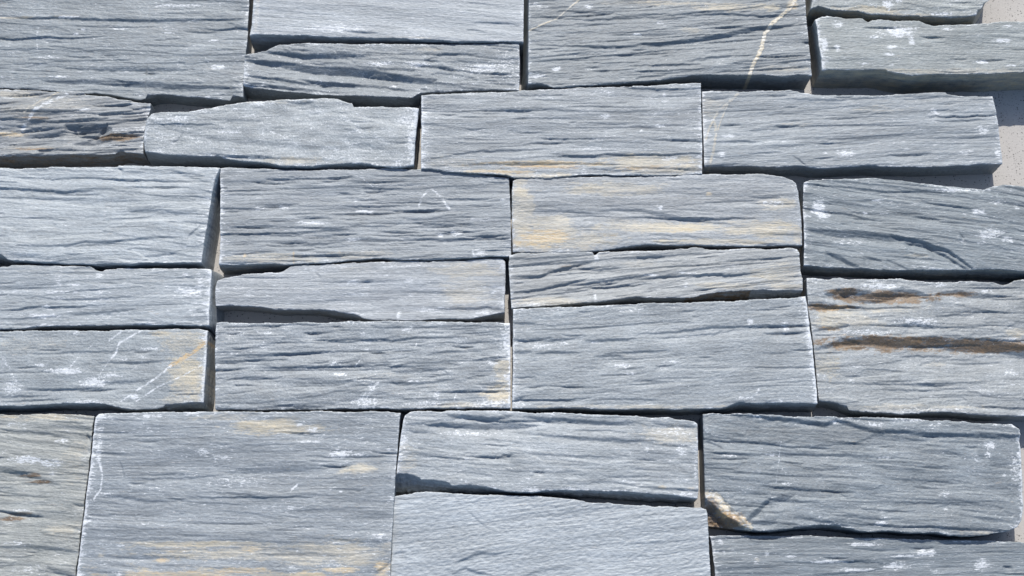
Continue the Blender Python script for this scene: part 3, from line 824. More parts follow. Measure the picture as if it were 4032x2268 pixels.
         cracks=0.15, lam=0.6, dust=0.95, bruise=(0.5, 1.0), flare=(0, 10), inset=0.5, ledge=[(0, 1), (822, 1)],
         lips=[([(150, 1172), (280, 1178), (400, 1172), (540, 1165)], 1.4, 1.8, 8), ([(250, 1232), (400, 1225), (530, 1216)], 1.4, 3, 10), ([(0, 1255), (100, 1250), (250, 1238)], 1.3, 2.0, 9)],
         patch=[('d', 170, 1243, 80, 10, 0.95), ('d', 230, 1150, 130, 9, 0.7), ('d', 395, 1085, 20, 12, 0.9), ('d', 235, 1100, 20, 40, 0.55), ('d', 300, 1121, 40, 6, 0.9), ('d', 180, 1208, 22, 9, 0.9),
                ('d', 740, 1150, 60, 26, 0.8), ('d', 790, 1120, 28, 60, 0.7), ('d', 60, 1148, 60, 12, 0.6), ('d', 730, 1082, 18, 10, 0.8), ('d', 760, 1230, 50, 20, 0.6), ('d', 235, 1175, 30, 6, 0.7),
                ('d', 390, 1147, 24, 6, 0.8), ('c', 790, 1100, 40, 40, 0.25)]),
    dict(label="slender slate stone with a chipped lower left edge over a bare concrete gap", h=31, col=(0.229, 0.246, 0.260), grain=0.5, seed=16, shingle=0.60,
         top=[(856, 1103), (883, 1094), (961, 1080), (1000, 1079), (1094, 1074), (1116, 1068), (1138, 1053), (1166, 1047), (1353, 1037), (1409, 1036), (1552, 1030), (1773, 1025), (1980, 1017)],
         right=[(1990, 1030), (1990, 1125), (1986, 1185)], left=[(848, 1125), (846, 1152)],
         bot=[(848, 1203), (939, 1205), (1000, 1205), (1044, 1210), (1083, 1222), (1166, 1221), (1265, 1221), (1326, 1227), (1342, 1233), (1398, 1238), (1431, 1253), (1480, 1261), (1552, 1263),
              (1740, 1261), (1817, 1257), (1884, 1253), (1928, 1243), (1987, 1229)],
         cracks=0.08, lam=0.45, fine=0.65, ledges=1, dust=1.0, bruise=(0.6, 0.9), under=(0.35, 0.25), round=1.2, inset=2.0, rag=1.2,
         ledge=[(850, 0), (1240, 0), (1300, 8), (1400, 12), (1480, 0), (1740, 0), (1850, 3), (1987, 8)],
         patch=[('c', 1840, 1065, 160, 36, 0.7), ('c', 1830, 1140, 120, 90, 0.45), ('d', 1390, 1112, 40, 14, 0.8), ('d', 1420, 1160, 90, 7, 0.7), ('d', 1610, 1105, 26, 18, 0.7), ('d', 1680, 1220, 60, 12, 0.8),
                ('d', 1568, 1245, 12, 18, 0.9), ('d', 1120, 1180, 120, 20, 0.4), ('d', 1900, 1230, 60, 12, 0.7), ('p', 1700, 1100, 300, 40, 0.5), ('d', 1740, 1215, 30, 10, 0.7), ('d', 930, 1130, 60, 30, 0.45),
                ('c', 1400, 1060, 90, 14, 0.3), ('d', 1616, 1162, 22, 8, 0.7)],
         lips=[([(1238, 1070), (1250, 1078), (1262, 1085)], 1.0, 1.0, 3)]),
    dict(label="grey slate stone with slanting splits and a brown underside, below the yellow one", h=34, col=(0.210, 0.222, 0.226), grain=6, seed=17, shingle=1.20,
         top=[(2006, 1006), (2055, 998), (2331, 991), (2341, 1005), (2359, 995), (2442, 989), (2552, 987), (2707, 981), (2734, 978), (2828, 984), (3000, 981), (3110, 978), (3138, 981)],
         right=[(3148, 998), (3152, 1069), (3160, 1097)], left=[(2003, 1042), (2008, 1125)],
         bot=[(2014, 1214), (2166, 1205), (2381, 1187), (2497, 1172), (2607, 1172), (2707, 1173), (2773, 1160), (2828, 1152), (2917, 1144), (3000, 1140), (3083, 1146), (3160, 1144)],
         cracks=0.24, lam=0.9, deep=1.1, dust=0.7, bruise=(0.7, 0.5), under=(0.85, 0.1, (2700, 2960)), rag=1.3,
         ledge=[(2014, 0), (2380, 0), (2480, 6), (2700, 4), (2800, 12), (3000, 22), (3160, 14)],
         lips=[([(2010, 1088), (2120, 1082), (2180, 1062), (2260, 1040), (2330, 1032)], 3.2, 3.0, 9), ([(2010, 1153), (2100, 1140), (2200, 1120), (2320, 1092)], 3.0, 2.4, 8),
               ([(2240, 1125), (2350, 1105), (2480, 1090), (2560, 1080)], 2.6, 2.4, 8), ([(2500, 1100), (2600, 1088), (2700, 1082), (2820, 1075), (2860, 1082), (3000, 1070)], 3.0, 2.8, 9),
               ([(2270, 1052), (2350, 1058), (2450, 1052)], 2.0, 2.2, 7), ([(2500, 1010), (2560, 1005), (2620, 1006)], 1.8, 3.5, 8), ([(2410, 1018), (2560, 1010), (2720, 995), (2860, 990)], 1.5, 2.5, 8),
               ([(2230, 1075), (2340, 1068), (2450, 1062)], 1.6, 2.0, 7), ([(2850, 1030), (2950, 1020), (3100, 1012)], 1.2, 1.6, 6)],
         patch=[('d', 2348, 1012, 12, 22, 1.0), ('d', 2560, 1084, 40, 5, 0.9), ('d', 2700, 1074, 60, 6, 0.8), ('d', 2344, 1172, 8, 16, 0.9), ('c', 2160, 1190, 180, 24, 0.6), ('d', 2100, 1195, 70, 14, 0.7),
                ('c', 3060, 1080, 120, 60, 0.55), ('c', 2850, 1125, 160, 16, 0.5), ('d', 2880, 1055, 60, 18, 0.5), ('d', 2700, 1125, 14, 18, 0.7), ('c', 3100, 1130, 80, 16, 0.6), ('r', 2250, 1045, 60, 8, 0.4),
                ('c', 2520, 1040, 120, 14, 0.35)]),
    dict(label="big slate stone at the right edge with brown rust pockets and a rusty step", h=30, col=(0.197, 0.213, 0.220), grain=0.5, seed=18,
         top=[(3174, 1097), (3221, 1100), (3260, 1104), (3304, 1094), (3359, 1100), (3497, 1100), (3635, 1110), (3718, 1115), (3773, 1111), (3911, 1116), (3950, 1126), (3988, 1109), (4032, 1104), (XR, 1104)],
         left=[(3176, 1160), (3182, 1221), (3192, 1283), (3203, 1366), (3213, 1469), (3220, 1552)],
         bot=[(3223, 1579), (3248, 1585), (3298, 1595), (3335, 1603), (3342, 1619), (3414, 1624), (3559, 1629), (3621, 1631), (3745, 1627), (3870, 1633), (4032, 1639), (XR, 1645)],
         cracks=0.15, lam=0.9, wave=1.4, dust=0.8, bruise=(0.3, 0.3), rag=1.4, ledge=[(3223, 4), (3335, 2), (4032, 2)], inset=0.5,
         lips=[([(3200, 1375), (3310, 1335), (3435, 1324), (3538, 1331), (3670, 1322), (3724, 1328), (3745, 1336), (3900, 1340), (3973, 1349), (4040, 1362), (4600, 1390)], 8.8, 13.0, 60),
               ([(3280, 1165), (3330, 1150), (3420, 1158), (3480, 1150), (3540, 1136), (3600, 1142), (3670, 1168)], 6.5, 12, 12), ([(3240, 1160), (3300, 1140), (3370, 1138), (3430, 1150)], 4.5, 7, 8),
               ([(3180, 1204), (3240, 1196), (3300, 1198)], 4.0, 7, 8), ([(3680, 1156), (3760, 1144), (3830, 1152), (3900, 1160), (3960, 1166)], 3.5, 6, 10), ([(3280, 1210), (3340, 1204), (3400, 1204)], 2.2, 2.5, 6),
               ([(3195, 1302), (3260, 1292), (3345, 1280)], 2.2, 3, 8), ([(3680, 1246), (3740, 1238), (3800, 1235), (3860, 1232)], 1.8, 2.5, 8), ([(3540, 1278), (3600, 1272), (3680, 1284)], 1.6, 2.2, 8),
               ([(3260, 1505), (3500, 1508), (3660, 1508), (3900, 1500)], 1.4, 2.0, 9), ([(3480, 1532), (3620, 1532), (3720, 1534)], 1.6, 2.2, 8), ([(3520, 1402), (3620, 1394), (3760, 1400)], 1.4, 2.5, 8),
               ([(3760, 1428), (3850, 1424), (3960, 1420)], 1.3, 1.6, 7)],
         patch=[('r', 3480, 1172, 220, 28, 0.95), ('r', 3330, 1150, 80, 16, 0.9), ('r', 3235, 1210, 70, 18, 1.0), ('r', 3330, 1208, 60, 8, 0.7), ('r', 3780, 1160, 80, 12, 0.7), ('c', 3560, 1215, 160, 16, 0.55),
                ('r', 3270, 1295, 70, 7, 0.7), ('r', 3480, 1352, 300, 34, 0.95), ('r', 3880, 1362, 240, 30, 0.95), ('r', 3690, 1345, 90, 22, 0.8), ('o', 3560, 1348, 60, 14, 0.4), ('c', 3300, 1370, 90, 12, 0.4),
                ('c', 3320, 1250, 160, 60, 0.55), ('c', 3500, 1222, 120, 12, 0.6), ('c', 3260, 1440, 60, 60, 0.5), ('d', 3460, 1128, 100, 16, 0.85), ('d', 3700, 1125, 40, 9, 0.8), ('d', 3880, 1148, 34, 12, 0.8),
                ('d', 3610, 1268, 100, 20, 0.8), ('d', 3420, 1310, 130, 12, 0.7), ('d', 3980, 1340, 60, 10, 0.7), ('d', 3980, 1465, 36, 16, 0.7), ('c', 3600, 1605, 300, 16, 0.5), ('d', 3700, 1612, 200, 8, 0.6),
                ('c', 3680, 1432, 60, 16, 0.4), ('c', 4000, 1310, 60, 26, 0.5)]),
    # ---------------------------------------------------------------- fifth row
    dict(label="slate stone on the left edge with white scars and an orange-stained right end", h=33, col=(0.214, 0.236, 0.248), grain=0.5, seed=19, shingle=0.50,
         top=[(XL, 1310), (0, 1304), (166, 1302), (290, 1302), (435, 1304), (480, 1299), (621, 1298), (787, 1297), (818, 1302)],
         right=[(816, 1324), (812, 1407), (805, 1511)],
         bot=[(XL, 1606), (0, 1602), (83, 1598), (207, 1593), (352, 1588), (414, 1593), (476, 1604), (538, 1612), (621, 1608), (644, 1602), (650, 1593), (725, 1589), (801, 1585)],
         cracks=0.07, lam=0.35, fine=0.6, roll=0.6, ledges=0, dust=0.5, bruise=(0.4, 1.0), inset=0.5, ledge=[(0, 4), (350, 6), (480, 0), (640, 0), (655, 14), (801, 14)], flare=(0, 5),
         lips=[([(90, 1533), (200, 1530), (300, 1529), (412, 1526)], 2.0, 2.0, 10), ([(380, 1424), (540, 1424), (690, 1414)], 1.8, 2.6, 9), ([(35, 1392), (200, 1390), (330, 1384), (600, 1376)], 1.0, 1.2, 6),
               ([(400, 1505), (480, 1498), (590, 1492)], 1.6, 3.5, 10), ([(0, 1560), (100, 1556), (200, 1556)], 1.5, 2, 6), ([(0, 1580), (80, 1575), (170, 1572)], 1.5, 2, 6)],
         patch=[('d', 255, 1460, 80, 14, 1.0), ('d', 370, 1505, 60, 24, 1.0), ('d', 440, 1478, 50, 10, 0.9), ('d', 165, 1438, 26, 6, 0.9), ('d', 340, 1582, 90, 10, 0.8), ('d', 525, 1563, 24, 12, 1.0),
                ('d', 300, 1313, 14, 10, 0.8), ('d', 590, 1372, 46, 7, 0.8), ('d', 560, 1405, 26, 12, 0.6), ('d', 50, 1530, 40, 30, 0.8), ('d', 10, 1430, 16, 30, 0.6), ('d', 480, 1412, 30, 12, 0.6),
                ('c', 740, 1350, 130, 50, 0.6), ('c', 745, 1480, 90, 120, 0.75), ('c', 720, 1575, 110, 16, 0.6), ('c', 640, 1315, 60, 14, 0.6), ('c', 100, 1360, 200, 40, 0.3), ('o', 795, 1355, 16, 16, 0.9),
                ('d', 806, 1450, 10, 130, 0.8), ('d', 20, 1410, 60, 14, 0.4)],
         vein=[('o', [(810, 1346), (760, 1388), (715, 1413), (672, 1440)], 16, 1.0), ('d', [(672, 1440), (620, 1485), (568, 1518), (540, 1535)], 8, 0.85), ('d', [(555, 1302), (470, 1350), (455, 1390), (430, 1420)], 7, 0.85),
               ('d', [(430, 1420), (400, 1460), (385, 1490)], 4, 0.7), ('d', [(488, 1300), (430, 1340)], 7, 0.8), ('d', [(790, 1440), (720, 1480), (620, 1525), (535, 1580)], 6, 0.75), ('d', [(310, 1405), (275, 1447)], 6, 0.8),
               ('d', [(560, 1425), (500, 1470)], 4, 0.6), ('d', [(370, 1355), (320, 1390)], 3, 0.5), ('d', [(515, 1555), (475, 1580)], 5, 0.8), ('d', [(12, 1410), (40, 1460), (85, 1545)], 12, 0.5)]),
    dict(label="grey slate stone lined with straight splits, its lower right corner pale", h=34, col=(0.188, 0.208, 0.223), grain=1.5, seed=20, shingle=1.25,
         top=[(852, 1271), (874, 1268), (1000, 1273), (1248, 1272), (1447, 1266), (1497, 1266), (1745, 1268), (2008, 1272)],
         right=[(2010, 1400)], left=[(849, 1299), (847, 1407)],
         bot=[(848, 1612), (1000, 1614), (1075, 1610), (1248, 1612), (1398, 1610), (1745, 1610), (2000, 1608), (2010, 1607)],
         cracks=0.36, lam=0.75, deep=1.15, dust=0.8, bruise=(0.5, 1.0),
         lips=[([(860, 1400), (1000, 1396), (1120, 1390), (1370, 1380)], 1.6, 2.4, 8), ([(1190, 1338), (1300, 1336), (1420, 1332), (1560, 1346)], 1.5, 2.0, 8), ([(1000, 1446), (1200, 1442), (1350, 1440), (1505, 1440)], 1.6, 2.0, 8),
               ([(1500, 1504), (1600, 1506), (1700, 1498), (1790, 1492)], 1.5, 3, 9), ([(1660, 1350), (1800, 1348), (1950, 1346)], 1.2, 1.5, 7), ([(1520, 1458), (1640, 1460), (1760, 1456)], 1.2, 1.6, 6),
               ([(1690, 1388), (1800, 1380), (1900, 1384)], 1.3, 1.6, 6), ([(1074, 1594), (1150, 1592), (1280, 1600)], 2.2, 3, 8), ([(1000, 1500), (1150, 1494), (1400, 1500)], 1.2, 5, 14)],
         patch=[('d', 1600, 1297, 26, 11, 0.9), ('d', 1315, 1430, 20, 12, 1.0), ('d', 1340, 1472, 32, 10, 0.9), ('d', 1460, 1535, 26, 32, 0.7), ('d', 1440, 1585, 60, 26, 0.8), ('d', 1050, 1312, 40, 12, 0.7),
                ('d', 1040, 1360, 36, 22, 0.6), ('d', 1630, 1500, 24, 5, 0.9), ('d', 1930, 1430, 30, 12, 0.7), ('d', 1720, 1555, 16, 14, 0.8), ('d', 1680, 1590, 90, 14, 0.7), ('d', 1990, 1340, 22, 60, 0.9),
                ('c', 1980, 1560, 90, 46, 0.9), ('c', 1985, 1460, 50, 60, 0.7), ('d', 1950, 1590, 110, 18, 0.8), ('c', 1800, 1595, 120, 14, 0.6), ('c', 1500, 1480, 160, 14, 0.3), ('d', 930, 1310, 50, 30, 0.5),
                ('d', 1430, 1315, 14, 8, 0.8), ('d', 1450, 1375, 30, 5, 0.7), ('k', 1130, 1540, 220, 40, 0.35)],
         vein=[('d', [(1485, 1510), (1450, 1545), (1420, 1575)], 12, 0.6), ('d', [(1640, 1355), (1632, 1368)], 6, 0.8), ('d', [(1420, 1415), (1400, 1440)], 5, 0.7), ('d', [(1795, 1555), (1788, 1575)], 5, 0.7)]),
    dict(label="largest central slate stone, taller at its right end, with a bright sawn right edge", h=37, col=(0.195, 0.216, 0.230), grain=3, seed=21,
         top=[(2020, 1218), (2166, 1211), (2381, 1202), (2552, 1195), (2773, 1188), (3000, 1181), (3172, 1166)],
         right=[(3176, 1190), (3188, 1283), (3199, 1366), (3209, 1469), (3217, 1552)], left=[(2020, 1300), (2019, 1450)],
         bot=[(2017, 1607), (2248, 1608), (2414, 1611), (2621, 1612), (2828, 1610), (2861, 1607), (2911, 1585), (2952, 1584), (3000, 1587), (3219, 1590)],
         shingle=0.4, roll=0.5, cracks=0.16, lam=0.35, fine=0.6, ledges=1, dust=0.65, bruise=(0.8, 1.3), ledge=[(2017, 0), (2820, 0), (2900, 12), (3219, 10)], inset=0.5,
         lips=[([(2140, 1340), (2220, 1330), (2310, 1322)], 1.8, 3.0, 8), ([(2300, 1340), (2400, 1334), (2510, 1332)], 2.0, 3.0, 8), ([(2500, 1315), (2600, 1308), (2700, 1296), (2800, 1285), (2880, 1284), (3000, 1278), (3130, 1277)], 1.9, 2.8, 9),
               ([(2020, 1338), (2080, 1336), (2180, 1326)], 1.6, 2.2, 7), ([(2020, 1273), (2060, 1270), (2110, 1272)], 1.4, 2.4, 6), ([(2110, 1390), (2200, 1382), (2290, 1386)], 1.6, 2.4, 8),
               ([(2340, 1402), (2400, 1390), (2460, 1400)], 1.8, 4, 9), ([(2400, 1388), (2520, 1382), (2650, 1376)], 1.6, 2.2, 8), ([(2020, 1386), (2060, 1382), (2095, 1382)], 1.5, 3, 6), ([(2680, 1320), (2800, 1312), (2900, 1296)], 1.4, 1.8, 7),
               ([(2490, 1497), (2550, 1496), (2600, 1498)], 1.2, 1.5, 6), ([(2330, 1574), (2480, 1568), (2600, 1574)], 1.1, 1.5, 6), ([(2022, 1570), (2045, 1562), (2068, 1558)], 1.6, 3, 6), ([(3000, 1310), (3080, 1306), (3180, 1304)], 1.4, 1.8, 7)],
         patch=[('d', 2130, 1362, 50, 14, 0.8), ('d', 2215, 1352, 26, 10, 0.7), ('d', 2450, 1440, 34, 9, 0.9), ('d', 2650, 1425, 40, 9, 0.8), ('d', 2955, 1268, 18, 16, 0.9), ('d', 2480, 1222, 90, 14, 0.55), ('d', 2350, 1245, 50, 8, 0.5),
                ('d', 3090, 1285, 22, 30, 0.7), ('d', 2480, 1472, 24, 7, 0.7), ('d', 2030, 1500, 14, 100, 0.5), ('c', 2500, 1602, 480, 10, 0.5), ('d', 2050, 1590, 30, 18, 0.6), ('d', 2940, 1568, 40, 10, 0.7), ('d', 2340, 1348, 30, 6, 0.7),
                ('d', 3075, 1578, 14, 8, 0.9), ('d', 2460, 1545, 120, 20, 0.3)],
         vein=[('d', [(2990, 1532), (2975, 1552)], 7, 0.7), ('d', [(2945, 1565), (2930, 1580)], 6, 0.7)]),
    # ---------------------------------------------------------------- sixth row
    dict(label="olive-grey slate stone in the lower left corner, sunk below its neighbour", h=26, col=(0.214, 0.224, 0.214), grain=-5, seed=22,
         top=[(XL, 1640), (0, 1635), (69, 1635), (83, 1629), (207, 1630), (372, 1640)],
         right=[(367, 1669), (360, 1738), (350, 1831), (339, 1923), (328, 2015), (313, 2130), (299, 2245)],
         bot=[(XL, YB), (262, YB)],
         cracks=0.12, lam=1.0, wave=2.0, roll=1.4, dust=0.75, bruise=(0.2, 0.2),
         lips=[([(0, 1686), (100, 1695), (180, 1700), (290, 1722)], 1.8, 3.5, 10), ([(190, 1660), (260, 1652), (320, 1665), (366, 1690)], 2.5, 9, 18), ([(0, 1848), (50, 1850), (100, 1862), (165, 1880)], 3.0, 5.5, 10),
               ([(70, 1900), (130, 1893), (180, 1888), (240, 1905)], 2.6, 5.0, 9), ([(0, 2005), (60, 2012), (120, 2022), (170, 2032)], 2.6, 5, 10), ([(0, 2150), (100, 2148), (200, 2152), (310, 2168)], 1.8, 3.0, 9),
               ([(180, 2230), (230, 2238), (300, 2262)], 2.4, 6, 12), ([(210, 2095), (270, 2098), (330, 2100)], 1.2, 1.6, 6), ([(0, 2035), (40, 2030), (80, 2044)], 2.5, 6, 8), ([(340, 1700), (352, 1712), (360, 1735)], 2.5, 5, 8)],
         patch=[('r', 120, 1872, 50, 9, 0.7), ('r', 160, 1897, 50, 9, 0.7), ('r', 40, 2042, 55, 10, 1.0), ('r', 90, 2022, 60, 6, 0.6), ('o', 40, 1640, 60, 8, 0.8), ('c', 200, 1640, 150, 16, 0.6), ('d', 100, 1810, 80, 16, 0.9),
                ('d', 200, 1825, 50, 18, 0.8), ('d', 245, 1735, 26, 10, 0.8), ('d', 205, 1870, 16, 14, 0.7), ('d', 60, 1672, 60, 10, 0.6), ('c', 290, 1800, 60, 120, 0.35), ('d', 60, 2140, 60, 10, 0.6), ('d', 70, 2010, 40, 6, 0.8),
                ('d', 100, 2240, 100, 20, 0.5), ('p', 100, 1960, 200, 60, 0.3), ('c', 250, 2090, 80, 50, 0.4)]),
    dict(label="largest slate stone at the lower left, ochre stained along the bottom", h=36, col=(0.174, 0.194, 0.210), grain=-1, seed=23, shingle=0.70,
         top=[(377, 1642), (389, 1630), (461, 1627), (553, 1625), (659, 1623), (1000, 1622), (1323, 1621), (1539, 1622), (1578, 1626)],
         right=[(1574, 1641), (1569, 1715), (1562, 1807), (1558, 1863), (1553, 1950), (1549, 2015), (1544, 2107), (1539, 2199), (1536, 2268)],
         left=[(371, 1669), (364, 1738), (355, 1831), (343, 1923), (332, 2015), (318, 2130), (304, 2245)],
         bot=[(268, YB), (1522, YB)],
         cracks=0.06, lam=0.45, fine=0.75, wave=1.5, roll=1.2, ledges=1, dust=0.85, bruise=(1.1, 0.4),
         lips=[([(880, 1856), (1000, 1842), (1100, 1836), (1270, 1828), (1390, 1826)], 1.8, 7.0, 22), ([(400, 1946), (470, 1950), (560, 1965), (700, 1972)], 1.5, 3.0, 14), ([(490, 1880), (620, 1882), (760, 1876), (890, 1866)], 1.2, 1.8, 10),
               ([(470, 1812), (482, 1840), (490, 1875)], 1.0, 2.0, 8), ([(400, 2182), (480, 2188), (600, 2186), (760, 2190)], 1.4, 3.5, 12), ([(1300, 2120), (1400, 2128), (1530, 2132)], 1.2, 2.5, 10),
               ([(1480, 2250), (1510, 2225), (1537, 2208)], 1.8, 4, 9), ([(1000, 2180), (1200, 2175), (1400, 2186)], 1.2, 3, 10), ([(1180, 1792), (1350, 1798), (1540, 1792)], 1.0, 1.6, 8)],
         patch=[('c', 1080, 1680, 220, 34, 0.75), ('c', 900, 1640, 160, 18, 0.4), ('d', 590, 1640, 50, 9, 0.9), ('d', 1180, 1672, 20, 7, 1.0), ('d', 1225, 1690, 26, 12, 0.8), ('d', 1340, 1785, 50, 16, 0.9), ('d', 1425, 1790, 36, 8, 0.8),
                ('d', 1210, 1738, 60, 6, 0.8), ('d', 1400, 1745, 110, 10, 0.5), ('c', 1410, 1845, 70, 24, 0.9), ('d', 800, 1780, 36, 16, 0.8), ('d', 880, 1800, 70, 16, 0.6), ('d', 930, 1895, 120, 26, 0.6), ('d', 1160, 1998, 50, 8, 0.7),
                ('d', 1490, 2110, 50, 14, 0.7), ('d', 760, 1865, 30, 10, 0.6), ('d', 475, 2148, 22, 7, 0.9), ('d', 1340, 1937, 14, 6, 0.8), ('c', 800, 2142, 380, 14, 0.75), ('o', 990, 2163, 40, 12, 0.9), ('o', 640, 2205, 32, 12, 0.9), ('o', 690, 2168, 50, 10, 0.6),
                ('c', 1000, 2180, 500, 30, 0.6), ('o', 640, 2262, 260, 16, 0.8), ('o', 950, 2248, 120, 12, 0.8), ('o', 1200, 2262, 100, 14, 0.95), ('o', 1340, 2245, 80, 14, 0.95), ('o', 1510, 2240, 40, 26, 0.95), ('c', 1300, 2180, 260, 60, 0.6), ('c', 800, 2330, 640, 90, 0.8),
                ('d', 390, 1760, 14, 120, 0.7), ('d', 1340, 2160, 12, 8, 0.7), ('d', 560, 1700, 160, 7, 0.5)],
         vein=[('d', [(388, 1808), (395, 1840), (403, 1865), (398, 1925), (370, 1965)], 7, 0.8), ('d', [(398, 1942), (432, 1944)], 6, 0.8), ('d', [(1172, 1905), (1145, 1932)], 6, 0.8), ('d', [(360, 1866), (400, 1872)], 4, 0.6)]),
    dict(label="slate stone with a long dark hollow near its top and a broken lower left corner", h=35, col=(0.219, 0.240, 0.254), grain=-2.5, seed=24, shingle=0.90,
         top=[(1596, 1636), (1618, 1622), (1668, 1619), (1747, 1622), (1756, 1618), (2000, 1622), (2184, 1628), (2369, 1633), (2484, 1637), (2553, 1644), (2632, 1645), (2655, 1652), (2733, 1661)],
         right=[(2746, 1670), (2747, 1738), (2748, 1831), (2751, 1923)], left=[(1588, 1655), (1576, 1738), (1567, 1807)],
         bot=[(1561, 1865), (1609, 1865), (1650, 1877), (1657, 1889), (1705, 1890), (1756, 1897), (1779, 1911), (1853, 1913), (1922, 1918), (2000, 1936), (2115, 1940), (2155, 1932), (2323, 1931), (2461, 1937),
              (2567, 1946), (2659, 1953), (2746, 1964)],
         cracks=0.15, lam=0.7, fine=0.95, dust=0.85, bruise=(0.9, 0.5), inset=0.5,
         ledge=[(1561, 56), (1650, 46), (1700, 40), (1779, 22), (1900, 18), (2000, 0), (2130, 0), (2180, 10), (2500, 18), (2650, 14), (2746, 3)],
         lips=[([(1685, 1670), (1740, 1664), (1860, 1664), (2000, 1666), (2120, 1672)], 5.0, 7.0, 14), ([(1760, 1632), (1850, 1634), (1930, 1642), (2010, 1640)], 3.6, 4.5, 7), ([(2060, 1640), (2200, 1645), (2330, 1655), (2500, 1668)], 3.6, 4.5, 8),
               ([(2000, 1700), (2180, 1710), (2300, 1722), (2460, 1730), (2600, 1735)], 1.8, 3.0, 9), ([(2560, 1662), (2640, 1668), (2740, 1678)], 1.8, 3.0, 7), ([(1590, 1690), (1640, 1698), (1720, 1700)], 1.3, 1.8, 7),
               ([(2000, 1780), (2150, 1786), (2300, 1795), (2450, 1800)], 1.2, 1.8, 7), ([(1650, 1795), (1760, 1800), (1900, 1810)], 1.1, 1.6, 7)],
         patch=[('c', 2640, 1710, 140, 40, 0.7), ('d', 2640, 1700, 110, 26, 0.6), ('d', 1850, 1705, 120, 12, 0.7), ('d', 2680, 1775, 24, 26, 0.7), ('d', 2545, 1770, 14, 20, 0.6), ('d', 2110, 1930, 60, 14, 0.8), ('d', 2260, 1926, 90, 7, 0.8),
                ('d', 2690, 1945, 40, 12, 0.8), ('d', 1590, 1720, 20, 70, 0.6), ('c', 1600, 1800, 50, 80, 0.4), ('o', 2610, 1918, 20, 6, 0.7), ('o', 2720, 1924, 22, 6, 0.7), ('d', 1840, 1805, 16, 8, 0.7), ('p', 2050, 1760, 300, 40, 0.3),
                ('d', 2420, 1935, 80, 6, 0.7), ('d', 2735, 1840, 8, 40, 0.6)]),
    dict(label="dark slate stone at lower right with a broken cream and rust corner", h=33, col=(0.139, 0.160, 0.175), grain=-3, seed=25,
         top=[(2767, 1631), (2922, 1632), (3000, 1637), (3138, 1639), (3323, 1644), (3507, 1648), (3692, 1656), (3876, 1668), (3985, 1671)],
         right=[(4014, 1692), (4021, 1761), (4028, 1877), (4030, 1992), (4021, 2050)], left=[(2768, 1692), (2771, 1784), (2775, 1920)],
         bot=[(2786, 2064), (2840, 2072), (2900, 2082), (2940, 2088), (2973, 2086), (3000, 2090), (3083, 2086), (3175, 2079), (3230, 2068), (3295, 2075), (3350, 2082), (3392, 2092), (3475, 2096),
              (3622, 2097), (3705, 2100), (3738, 2109), (3784, 2112), (3876, 2105), (3963, 2093), (4005, 2075)],
         cuts=[([(2700, 1900), (2774, 1926), (2830, 1936), (2853, 1964), (2871, 1992), (2908, 2030), (2940, 2062), (2975, 2088)], 1.6, 4.0), ([(2700, 1935), (2774, 1958), (2812, 1985), (2845, 2020), (2880, 2046), (2925, 2068), (2975, 2092)], 15.0, 12.0)], cracks=0.17, lam=0.8, wave=1.4, dust=0.65, bruise=(0.3, 1.2), round=1.0, inset=0.5, rag=1.3, ledge=[(2786, 0), (3010, 2), (3180, 6), (3260, 9), (3350, 6), (3420, 0), (4005, 0)],
         under=(0.7, 0.2, (2760, 2900)),
         lips=[([(2935, 2046), (2960, 2020), (2990, 1995), (3010, 1972), (3040, 1958)], 4.0, 7.0, 10), ([(2945, 2050), (3000, 2048), (3060, 2055)], 3.0, 5, 7), ([(3010, 1975), (3060, 1955), (3130, 1946)], 3.0, 6, 14),
               ([(3060, 1966), (3150, 1972), (3230, 1978)], 1.3, 1.6, 6), ([(2985, 1908), (3100, 1920), (3250, 1930)], 1.5, 2.2, 8), ([(3120, 2030), (3240, 2046), (3350, 2072)], 1.6, 3, 12), ([(2770, 1776), (2900, 1784), (3000, 1786), (3180, 1790)], 1.5, 2.6, 9),
               ([(3040, 1780), (3200, 1786), (3330, 1786), (3550, 1802)], 1.4, 3, 10), ([(3420, 1970), (3600, 1975), (3820, 1980)], 1.4, 1.8, 8), ([(3330, 2034), (3480, 2042), (3560, 2042)], 1.3, 1.6, 7), ([(3780, 2028), (3880, 2036), (3970, 2052)], 1.5, 3, 9),
               ([(3480, 1880), (3700, 1892), (3860, 1906)], 1.2, 2, 8), ([(2775, 1735), (2820, 1750), (2850, 1770)], 1.2, 1.5, 5)],
         steps=[([(2760, 1625), (3000, 1636), (3120, 1648), (3205, 1658), (3240, 1668), (3290, 1648), (3340, 1660), (3410, 1684), (3450, 1692), (3560, 1694), (3640, 1702), (3740, 1706), (3850, 1709), (4040, 1712)], 3.6, 4.0, 90)],
         patch=[('k', 3180, 1710, 420, 40, 0.6), ('d', 3290, 1660, 26, 12, 0.9), ('d', 3440, 1672, 60, 12, 0.7), ('d', 3590, 1656, 60, 6, 0.8), ('d', 3670, 1680, 20, 16, 0.6), ('d', 3895, 1750, 26, 16, 0.95), ('d', 3890, 1790, 18, 16, 0.8), ('d', 3040, 1788, 26, 8, 0.8),
                ('d', 3090, 1906, 20, 8, 0.9), ('d', 3468, 2060, 24, 9, 1.0), ('d', 3490, 2038, 16, 5, 0.9), ('d', 3724, 2007, 12, 8, 0.8), ('d', 3720, 1945, 24, 16, 0.6), ('p', 3080, 1760, 160, 14, 0.6), ('p', 3200, 1990, 200, 30, 0.5), ('d', 4000, 1850, 24, 80, 0.6),
